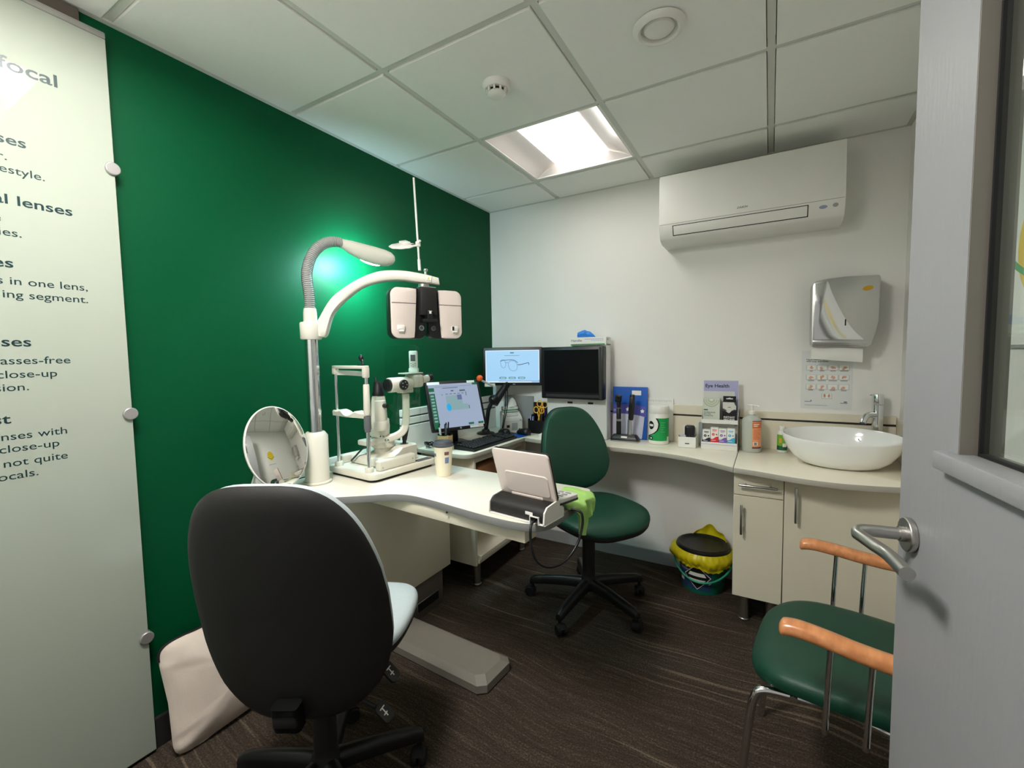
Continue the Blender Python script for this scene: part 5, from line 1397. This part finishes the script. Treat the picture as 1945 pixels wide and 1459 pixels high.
mb.rings([[Vector((x, y, z)) for x, y in rrect(a, b, .012, 4)] for a, b, z in ((.166, .064, .007), (.164, .062, .018), (.140, .044, .038), (.136, .040, .040))]); mb.build('base', [m_black, m_grey_pl], t)
mb = MB(); mb.M = Matrix.Translation((0, -.0275, .0285)) @ Matrix.Rotation(1.05, 4, 'X'); mb.prism(rrect(.036, .010, .002, 3), 0, .0012); mb.build('label_plate', m_paper, t)
mb = MB(); mb.tube(smooth_path([(-.082, .01, .012), (-.090, .030, .006), (-.094, .055, .004)], 5), .003, 8); mb.build('cable', m_black, t)
t = thing('ophthalmoscope', 'black ophthalmoscope with a hooded head, left of the two in the charger', 'instrument', (-.778, 2.604, WT + .0405))
mb = MB(); mb.lathe([(0, 0), (.0135, 0), (.0145, .004), (.0145, .078), (0, .078)], n=28); mb.lathe([(.0, .090), (.0140, .090), (.0140, .150), (.011, .156), (0, .156)], n=28); mb.build('handle', m_black, t)
mb = MB(); mb.lathe([(.0, .078), (.0150, .078), (.0150, .091), (0, .091)], n=28); mb.lathe([(0, .150), (.0115, .150), (.0115, .158), (0, .158)], n=24); mb.build('steel_ring', m_steel, t)
mb = MB(); mb.tube([(0, 0, .157), (0, .0, .176), (-.002, .0, .190)], [.010, .013, .0145], 18); mb.box((-.002, -.002, .214), (.040, .026, .046), .008, rot=(0, .12, 0)); mb.box((.006, -.010, .226), (.030, .022, .022), .004, rot=(0, .12, 0)); mb.build('head', m_black, t)
t = thing('retinoscope', 'retinoscope with long black head and steel handle, right of the two in the charger', 'instrument', (-.712, 2.604, WT + .0405))
mb = MB(); mb.lathe([(0, 0), (.0150, 0), (.0150, .004), (.0135, .010), (.0115, .092), (0, .092)], n=28); mb.build('handle', m_steel, t)
mb = MB(); mb.M = Matrix.Rotation(math.radians(4), 4, 'Y'); mb.lathe([(0, .088), (.0125, .088), (.0155, .100), (.0155, .125), (.0175, .130), (.0180, .168), (.0165, .210), (.0150, .232), (.0125, .240), (0, .241)], n=28); mb.b2((-.011, -.020, .160), (.011, -.010, .226), .004); mb.build('head', m_black, t)
# measuring card behind the tub
t = thing('measuring_card', 'white card with a ruled scale leaning on the wall behind the wipes tub', 'card', (-.566, 2.712, WT + .001)); t.rotation_euler = (math.radians(-2.5), 0, 0)
mb = MB(); mb.b2((-.085, -.001, 0), (.080, .001, .252)); mb.build('card', m_paper, t)
mb = MB()
for k in range(22): mb.b2((-.082, -.0016, .014 + .0105 * k), (-.082 + (.016 if k % 3 == 0 else .009), -.0009, .0155 + .0105 * k))
for k in range(16): mb.b2((-.07 + .009 * k, -.0016, .236 - (.008 if k % 4 == 0 else .004)), (-.0688 + .009 * k, -.0009, .242))
mb.build('scale_marks', m_inkgrey, t)
# wipes tub
t = thing('wipes_tub', 'white tub of cleaning wipes with a green and black label on the back worktop', 'tub', (-.549, 2.625, WT), math.radians(11.7))
mb = MB(); mb.lathe([(0, 0), (.052, 0), (.0555, .004), (.0555, .176), (.053, .181), (0, .181)], n=56); mb.build('body', m_white_pl, t)
mb = MB(); mb.lathe([(0, .178), (.0565, .178), (.0580, .181), (.0575, .214), (.0555, .219), (.050, .220), (.044, .217), (.030, .221), (0, .222)], n=56); mb.build('lid', m_white_pl, t)
tr = lambda z: .0556
def lb(v):
    tab = [(0, .04), (.12, .04), (.22, .10), (.32, .30), (.45, .46), (.6, .535), (.75, .555), (.88, .51), (1, .42)]
    return lerp_tab(tab, v)
def au(u): return -PI / 2 + math.asin(max(-.999, min(.999, 2 * u - 1)))
mb = MB()
def gl(u, v): a = au(lb(v)) + (math.radians(20) - au(lb(v))) * u; z = .022 + .130 * v; return (.0560 * math.cos(a), .0560 * math.sin(a), z)
mb.grid(gl, 24, 24); mb.build('green_label', m_greenlab, t)
mb = MB()
def bl(u, v): uu = lb(v); a = au(uu - .075) + (au(uu) - au(uu - .075)) * u; z = .022 + .130 * v; return (.0562 * math.cos(a), .0562 * math.sin(a), z)
mb.grid(bl, 4, 24)
def disc(cu, cz, rx, rz_, off):
    t_ = []
    for k in range(28):
        a = au(cu) + rx * math.cos(2 * PI * k / 28) / .0555; z = cz + rz_ * math.sin(2 * PI * k / 28)
        t_.append(Vector(((.0555 + off) * math.cos(a), (.0555 + off) * math.sin(a), z)))
    return t_
def fan(pts):
    c = sum(pts, Vector()) / len(pts); c = c * 1.0
    k_ = (pts[0].xy.length) / max(1e-6, c.xy.length); c = Vector((c.x * k_, c.y * k_, c.z))
    for a, b in zip(pts, pts[1:] + pts[:1]): mb.poly([c, a, b])
fan(disc(.13, .110, .020, .024, .0006)); fan(disc(.14, .036, .011, .011, .0012))
mb.mi = 1
fan(disc(.13, .110, .015, .007, .0012)); fan(disc(.14, .036, .005, .005, .0018))
mb.mi = 2
for k in range(5): patch(mb, au(.60), au(.60 + (.22, .16, .2, .12, .2)[k]), .125 - .013 * k, .128 - .013 * k, .0009, 6, 1, tr)
mb.mi = 1; patch(mb, au(.90), au(.97), .022, .045, .0009, 6, 1, tr)
mb.build('label_print', [m_black, m_paper, M('mid_green', (90, 180, 120), .5)], t)
# small open carton with a black case in it
t = thing('open_carton', 'small white open carton on the back worktop holding a black case', 'box', (-.388, 2.590, WT), math.radians(6))
mb = MB()
for a in (((-.046, -.032, 0), (.046, .032, .002)), ((-.046, -.032, 0), (.046, -.030, .060)), ((-.046, .030, 0), (.046, .032, .066)), ((-.046, -.032, 0), (-.044, .032, .064)), ((.044, -.032, 0), (.046, .032, .064)), ((-.022, .030, .060), (.046, .032, .118))): mb.b2(*a)
mb.build('carton', m_paper, t)
text('silva', .010, m_inkgrey, t, basis((-.004, -.0324, .022), (1, 0, 0), (0, 0, 1)), 'lettering', 'CENTER', .02) if False else None
mb = MB(); mb.b2((-.010, -.0325, .021), (.012, -.0319, .026)); mb.build('print_mark', m_ink, t)
mb = MB(); mb.M = Matrix.Translation((-.374, 2.588, WT + .004)) @ Matrix.Rotation(.1, 4, 'Z'); mb.b2((-.020, -.020, 0), (.020, .02, .062), .006); mb.b2((-.026, -.023, .060), (.026, .022, .118), .012, seg=4)
for x in (-.014, 0, .014): mb.b2((x - .006, -.024, .035), (x + .006, -.018, .066), .003)
tag(mb.build('spectacle_case', m_black), 'black case sticking up out of the small white carton', 'case')
mb = MB(); mb.b2((-.338, 2.655, WT), (-.3205, 2.69, WT + .128), .001, seg=1); mb.mi = 1; mb.b2((-.3195, 2.672, WT), (-.302, 2.70, WT + .140), .001, seg=1); tag(mb.build('slim_carton', [m_greybox, m_paper]), 'slim blue-grey carton standing between the open carton and the Eye Health display', 'box')

# ------------------------------------------------------------------ Eye Health counter display
DX, DY = -.228, 2.625
t = thing('display_stand', 'white and lilac two-tier counter display titled Eye Health', 'display stand', (DX, DY, WT), math.radians(2))
mb = MB()
mb.b2((-.088, .040, 0), (.088, .043, .372)); mb.b2((-.088, -.050, 0), (.088, .043, .003)); mb.b2((-.088, -.052, 0), (.088, -.050, .040)); mb.b2((-.086, -.026, .140), (.086, .040, .143)); mb.b2((-.088, -.029, .138), (.088, -.026, .160))
for s in (-1, 1):
    x = s * .0875
    mb.rings([[Vector((x - .0008, y, z)) for y, z in ((-.052, 0), (.043, 0), (.043, .30), (.010, .20), (-.028, .162), (-.028, .135), (.012, .10), (.012, .065), (-.052, .040))], [Vector((x + .0008, y, z)) for y, z in ((-.052, 0), (.043, 0), (.043, .30), (.010, .20), (-.028, .162), (-.028, .135), (.012, .10), (.012, .065), (-.052, .040))]])
mb.build('tray', m_white_pl, t)
mb = MB(); mb.mi = 0; mb.b2((-.084, .0390, .308), (.086, .0401, .366)); mb.b2((.070, .0390, .12), (.086, .0401, .31)); mb.mi = 1; mb.b2((-.084, .0390, .14), (.070, .0401, .308)); mb.build('header_panel', [m_lav, M('pale_header', (216, 216, 210), .5)], t)
mb = MB(); mb.b2((-.0875, -.0528, .027), (.0875, -.0519, .0295)); mb.build('lip_stripe', m_lav, t)
text('Eye Health', .026, m_ink, t, basis((-.076, .0388, .329), (1, 0, 0), (0, 0, 1)), 'lettering', 'LEFT', .02, .118)
t2 = thing('compress_box', 'pale sage box of dry eye compress on the upper tier of the Eye Health display', 'box', (DX - .042, DY + .004, WT + .1435), math.radians(2))
mb = MB(); mb.b2((-.042, -.018, 0), (.042, .018, .128), .0008, seg=1); mb.build('carton', M('sage_white', (206, 210, 200), .6), t2)
mb = MB(); mb.M = basis((0, -.0182, .124), (1, 0, 0), (0, 0, 1))
for k, (r, m_) in enumerate(((.042, 0), (.035, 1), (.030, 0), (.025, 1), (.019, 0), (.012, 1), (.006, 2))):
    mb.mi = m_; mb.prism([(r * .98 * math.cos(PI + PI * q / 24), r * math.sin(PI + PI * q / 24)) for q in range(25)], .0, .0004 + .0001 * k)
mb.build('ring_print', [m_shade, M('sage_pale', (206, 212, 192), .6), m_paper], t2)
mb = MB(); mb.M = basis((0, -.0182, 0), (1, 0, 0), (0, 0, 1)); mb.prism(rrect(.021, .0065, .003, 4, -.027, .066), 0, .0005); mb.build('oval_badge', M('badge_green', (66, 86, 74), .5), t2)
text('Antibacterial\nDry Eye\nCompress', .0105, M('sage_ink', (70, 86, 76), .6), t2, basis((-.037, -.0183, .050), (1, 0, 0), (0, 0, 1)), 'lettering', 'LEFT', .01, .056, spacing=.85)
mb = MB(); mb.b2((-.038, -.0186, .012), (.0, -.018, .0145)); mb.build('fine_print', m_shade, t2)
t2 = thing('mask_packet', 'black and white packet lettered INSTANT on the upper tier of the Eye Health display', 'packet', (DX + .046, DY + .004, WT + .1435), math.radians(2))
mb = MB(); mb.b2((-.034, -.008, 0), (.034, .008, .112), .001, seg=1); mb.mi = 1; mb.b2((-.031, .001, .110), (.031, .0035, .142)); mb.mi = 2; mb.b2((-.016, .0005, .1255), (.016, .0009, .1305)); mb.b2((-.005, .0005, .130), (.005, .0009, .1335)); mb.build('packet', [m_black, m_black, m_paper], t2)
mb = MB(); mb.M = basis((0, -.0082, 0), (1, 0, 0), (0, 0, 1))
mb.prism([(-.0325, .110), (-.0325, .068), (-.022, .066), (-.010, .056), (-.003, .051), (.004, .055), (.012, .066), (.0325, .066), (.0325, .110)], 0, .0004)
mb.mi = 1; mb.prism([(-.0325, .076), (-.024, .074), (-.012, .066), (-.013, .062), (-.024, .064), (-.0325, .060)], .0003, .0006); mb.prism([(.0325, .066), (.022, .064), (.012, .060), (.014, .066), (.024, .072), (.0325, .070)], .0003, .0006); mb.prism(rrect(.016, .003, .0014, 3, .0, .083), .0003, .0006); mb.prism(superell(.010, .012, 2, 16), .0002, .0006) if False else None
mb.prism([(.022, .110), (.0325, .110), (.0325, .092), (.028, .094), (.026, .100)], .0003, .0006)
mb.build('face_print', [M('face_grey', (212, 210, 204), .6), M('shade_grey', (70, 70, 70), .6)], t2)
text('INSTANT', .013, m_paper, t2, basis((0, -.0086, .025), (1, 0, 0), (0, 0, 1)), 'lettering', 'CENTER', .03, .054)
text('HEAT MASK', .0105, m_paper, t2, basis((0, -.0086, .0145), (1, 0, 0), (0, 0, 1)), 'lettering', 'CENTER', .03, .054)
for k, (nm, m_, dz) in enumerate((('navy', m_navy, 0), ('red', m_red, .014), ('violet', m_violet, .010), ('light blue', m_cyan, .012))):
    t2 = thing('eye_drop_carton', nm + ' and white eye drop carton on the lower tier of the Eye Health display', 'box', (DX - .0612 + .0397 * k, DY - .0275, WT + .0036), math.radians(2), 'eye drop cartons')
    H = .100 + dz; w_ = .0188
    mb = MB(); mb.b2((-w_, -.0175, 0), (w_, .0175, H), .0006, seg=1); mb.build('carton', m_paper, t2)
    mb = MB(); mb.M = basis((0, -.0177, 0), (1, 0, 0), (0, 0, 1))
    top = [(x, H * .52 + .007 * math.sin((x / w_) * 2.2)) for x in [w_ - 2 * w_ * q / 12 for q in range(13)]]
    mb.prism([(-w_, 0), (w_, 0)] + top, 0, .0003); mb.prism([(x - .006, y + H * .68) for x, y in superell(.014, .014, 2, 22)], 0, .0004)
    mb.prism(rrect(.024, .0035, .001, 2, 0, H * .90), 0, .0004); mb.prism(rrect(.020, .0022, .001, 2, 0, H * .84), 0, .0004); mb.prism(rrect(.008, .008, .003, 3, .010, H * .68), 0, .0003)
    mb.mi = 1
    for q in range(3): mb.prism(rrect((.022, .026, .018)[q], .0028, .001, 2, -.004, H * (.40 - .11 * q)), .0003, .0006)
    mb.prism([(x - .006, y + H * .68) for x, y in superell(.005, .005, 2, 12)], .0003, .0006)
    mb.build('printed_face', [m_, M('print_pale', (226, 222, 228), .6)], t2)

# bottles
t = thing('hand_gel_bottle', 'clear pump bottle of hand gel with a salmon label, beside the Eye Health display', 'bottle', (-.075, 2.620, WT), math.radians(2))
mb = MB(); mb.lathe([(0, 0), (.042, 0), (.0455, .005), (.0455, .160), (.043, .172), (.030, .184), (.016, .190), (.014, .200), (0, .200)], n=48); mb.build('bottle', m_pump, t)
mb = MB(); mb.lathe([(0, .196), (.016, .196), (.0165, .210), (.013, .214), (.006, .216), (.0055, .238), (0, .238)], n=28); mb.cyl((0, 0, .236), (0, 0, .246), .009, n=20, bev=.002); mb.tube([(0, 0, .241), (.024, -.006, .241), (.030, -.008, .236)], .0042, 10); mb.tube([(0, 0, .241), (-.020, .005, .242)], .004, 10); mb.build('pump', m_white_pl, t)
hr = lambda z: .0456
mb = MB(); a0, a1 = math.radians(-86), math.radians(-22)
patch(mb, a0, a1, .022, .166, .0005, 14, 2, hr); mb.mi = 1; patch(mb, a0, a1, .128, .158, .0009, 14, 1, hr); mb.mi = 2; patch(mb, a0, a1, .162, .166, .001, 14, 1, hr); patch(mb, a0, a1, .022, .030, .001, 14, 1, hr)
mb.mi = 3; patch(mb, a0 + .1, a0 + .6, .038, .056, .0011, 8, 1, hr); mb.mi = 2
for k in range(9): patch(mb, a0 + .18 + .035 * k, a0 + .18 + .035 * k + (.012 if k % 3 else .022), .040, .054, .0016, 1, 1, hr)
mb.mi = 3
for k in range(2): patch(mb, a0 + .12, a0 + .75 - .2 * k, .146 - .009 * k, .150 - .009 * k, .0014, 6, 1, hr)
mb.mi = 1
for k in range(9): patch(mb, a0 + .12, a0 + .95 - .12 * ((k * 7) % 4), .118 - .006 * k, .1205 - .006 * k, .0010, 6, 1, hr)
mb.build('label', [m_orangelab, M('orange_label', (220, 112, 60), .5), M('label_brown', (90, 60, 56), .6), m_paper], t)
t = thing('soap_bottle', 'small white bottle with a green label partly behind the wash basin', 'bottle', (.064, 2.665, WT))
mb = MB(); mb.lathe([(0, 0), (.021, 0), (.0225, .003), (.0225, .100), (.019, .108), (.013, .112), (.013, .118), (0, .118)], n=36); mb.build('bottle', m_white_pl, t)
mb = MB(); mb.lathe([(0, .114), (.0150, .114), (.0155, .132), (.012, .136), (0, .137)], n=28); mb.build('cap', m_white_pl, t)
sr = lambda z: .0226
mb = MB(); patch(mb, -PI, 0, .020, .092, .0003, 20, 1, sr); mb.mi = 1; patch(mb, -PI, 0, .012, .034, .0006, 20, 1, sr); mb.mi = 2; patch(mb, -1.5, -.6, .030, .048, .0009, 8, 1, sr); mb.mi = 3; patch(mb, -2.2, -1.7, .050, .075, .0008, 6, 1, sr); mb.build('label', [M('leaf_green', (110, 170, 50), .5), M('deep_green', (24, 90, 60), .5), m_paper, M('label_orange', (216, 150, 60), .5)], t)
# air conditioner remote standing on the slit lamp
t = thing('remote_control', 'white air conditioner remote standing on the slit lamp microscope', 'remote control', (-1.440, 1.560, DZ + .4415), math.radians(27))
mb = MB(); mb.b2((-.020, -.008, 0), (.020, .008, .100), .005); mb.build('body', m_white_pl, t)
mb = MB(); mb.b2((-.0225, -.0095, 0), (.0225, .0095, .020), .004); mb.build('holder', m_white_pl, t)
mb = MB(); mb.b2((-.0115, -.0086, .052), (.0115, -.0076, .082), .0005, seg=1); mb.build('display', m_midgrey, t)
mb = MB()
for x, z in ((-.010, .040), (.010, .040), (0, .036), (-.009, .030), (.009, .030), (0, .028)): mb.b2((x - .0035, -.0088, z - .002), (x + .0035, -.0076, z + .002), .0006, seg=1)
mb.build('buttons', m_grey_pl, t)

# ------------------------------------------------------------------ towel dispenser and hand-washing notice
t = thing('towel_dispenser', 'stainless steel paper towel dispenser on the back wall above the basin', 'dispenser', (.300, YB, 1.300))
pro = [(-.127, .026), (-.122, .010), (.085, .0), (.105, .012), (.120, .060), (.131, .120), (.131, .318), (.126, .328), (.0, .334), (-.075, .329), (-.112, .322), (-.124, .314), (-.128, .300)]
mb = MB(); mb.M = basis((0, 0, 0), (1, 0, 0), (0, 0, 1)); mb.prism(pro, .0, .122, .006); mb.build('casing', m_steel, t, angle=30)
mb = MB(); mb.M = basis((0, -.1222, 0), (1, 0, 0), (0, 0, 1))
arc = smooth_path([(-.066, .318, 0), (-.052, .270, 0), (-.028, .208, 0), (.006, .135, 0), (.042, .075, 0), (.078, .036, 0)], 5)
mb.prism([(-.118, .042)] + [(p.x, p.y) for p in arc[::-1]] + [(-.116, .310)], 0, .0012, .0003); mb.build('reflection_inset', m_chrome, t)  # the room's reflection on the casing front, shaped as a chrome inset
mb = MB(); mb.M = basis((0, -.1222, 0), (1, 0, 0), (0, 0, 1)); mb.prism([(-.121, .024), (.092, .014), (.104, .028), (-.121, .036)], 0, .006, .001); mb.build('lower_lip', m_steel, t)
mb = MB(); mb.M = basis((.086, -.1222, .272), (1, .0, .16), (0, 0, 1)); mb.prism(superell(.040, .022, 2, 32), 0, .0008); mb.build('gold_badge', m_gold, t)
mb = MB(); mb.M = basis((.006, -.1236, .118), (1, 0, 0), (0, 0, 1)); mb.prism(rrect(.005, .030, .001, 2), 0, .0008); mb.build('key_slot', m_black, t)
mb = MB()
def tw(u, v):
    x = .177 + .203 * u
    return (x, 2.642 - .006 * math.sin(3 * v) + .004 * math.sin(7 * u + 2 * v) + .008 * v, 1.3086 - .0098 * u - .062 * v - .008 * u * v)
mb.grid(tw, 20, 10, .0008); tag(mb.build('paper_towel', m_paper), 'white paper towel hanging out of the steel dispenser', 'paper towel')
t = thing('hand_washing_notice', 'white notice with rows of hand washing pictures under the towel dispenser', 'notice', (.2495, YB, .990))
mb = MB(); mb.b2((-.106, -.0012, 0), (.106, -.0002, .297)); mb.build('sheet', M('notice_paper', (224, 225, 224), .35), t)
NB = lambda x, z: basis((x, -.0014, z), (1, 0, 0), (0, 0, 1))
text('Hand-washing technique\nwith soap and water', .0095, m_ink, t, NB(-.086, .248), 'lettering', 'LEFT', .02, .112, spacing=.9)
cells = [(-.064 + .0455 * i, .210 - .049 * j, i, j) for j in range(3) for i in range(4)] + [(.004, .066, 0, 3)]
for x, z, i, j in cells:
    mf = MB(); mh = MB()
    mf.M = NB(x, z); mf.mi = 0; mf.prism(rrect(.043, .027, .003, 3), 0, .0003); mf.mi = 1; mf.prism(rrect(.039, .024, .002, 3, 0, .0006), .0002, .0005)
    if j < 3: mf.mi = 2; mf.prism(rrect((.014, .020, .022, .034)[i] if j == 0 else (.026, .034, .034, .028)[i] if j == 1 else .022, .008, .002, 3, 0, -.016), .0001, .0003)
    mh.M = NB(x, z)
    rr = random.Random(i * 7 + j * 13)
    if j == 3:
        for s in (-1, 1): mh.prism([(a + s * .009, b + .0) for a, b in superell(.010, .015, 2.3, 16)], .0004, .0008); mh.prism([(a + s * .010, b + .007) for a, b in superell(.007, .006, 2, 12)], .0004, .0008)
    else:
        a_ = rr.uniform(-.8, .8)
        for q in range(3):
            ox, oz = rr.uniform(-.006, .006), rr.uniform(-.006, .004); la, lb_ = rr.uniform(.010, .020), rr.uniform(.006, .011); ca, sa = math.cos(a_ + q * .5), math.sin(a_ + q * .5)
            mh.prism([(a * ca - b * sa + ox, a * sa + b * ca + oz) for a, b in superell(la, lb_, 2.4, 16)], .0004 + .0001 * q, .0007 + .0001 * q)
    fr_ = mf.build('picture_frame', [m_printgrey, m_paper, m_printgrey], t); mh.build('hand_drawing', m_skin, fr_)
mb = MB(); mb.M = NB(-.075, .036); mb.prism(rrect(.030, .003, .001, 2), 0, .0004); mb.prism([(.010, .002), (.018, .003), (.014, .009), (.011, .008)], 0, .0004); mb.M = NB(.075, .034); mb.prism(rrect(.030, .003, .001, 2, 0, -.002), 0, .0004); mb.prism(rrect(.014, .006, .003, 3, .006, .004), 0, .0004); mb.M = NB(-.04, .018); mb.prism(rrect(.098, .0016, .0005, 2), 0, .0004); mb.build('small_print', M('print_navy', (120, 128, 150), .6), t)
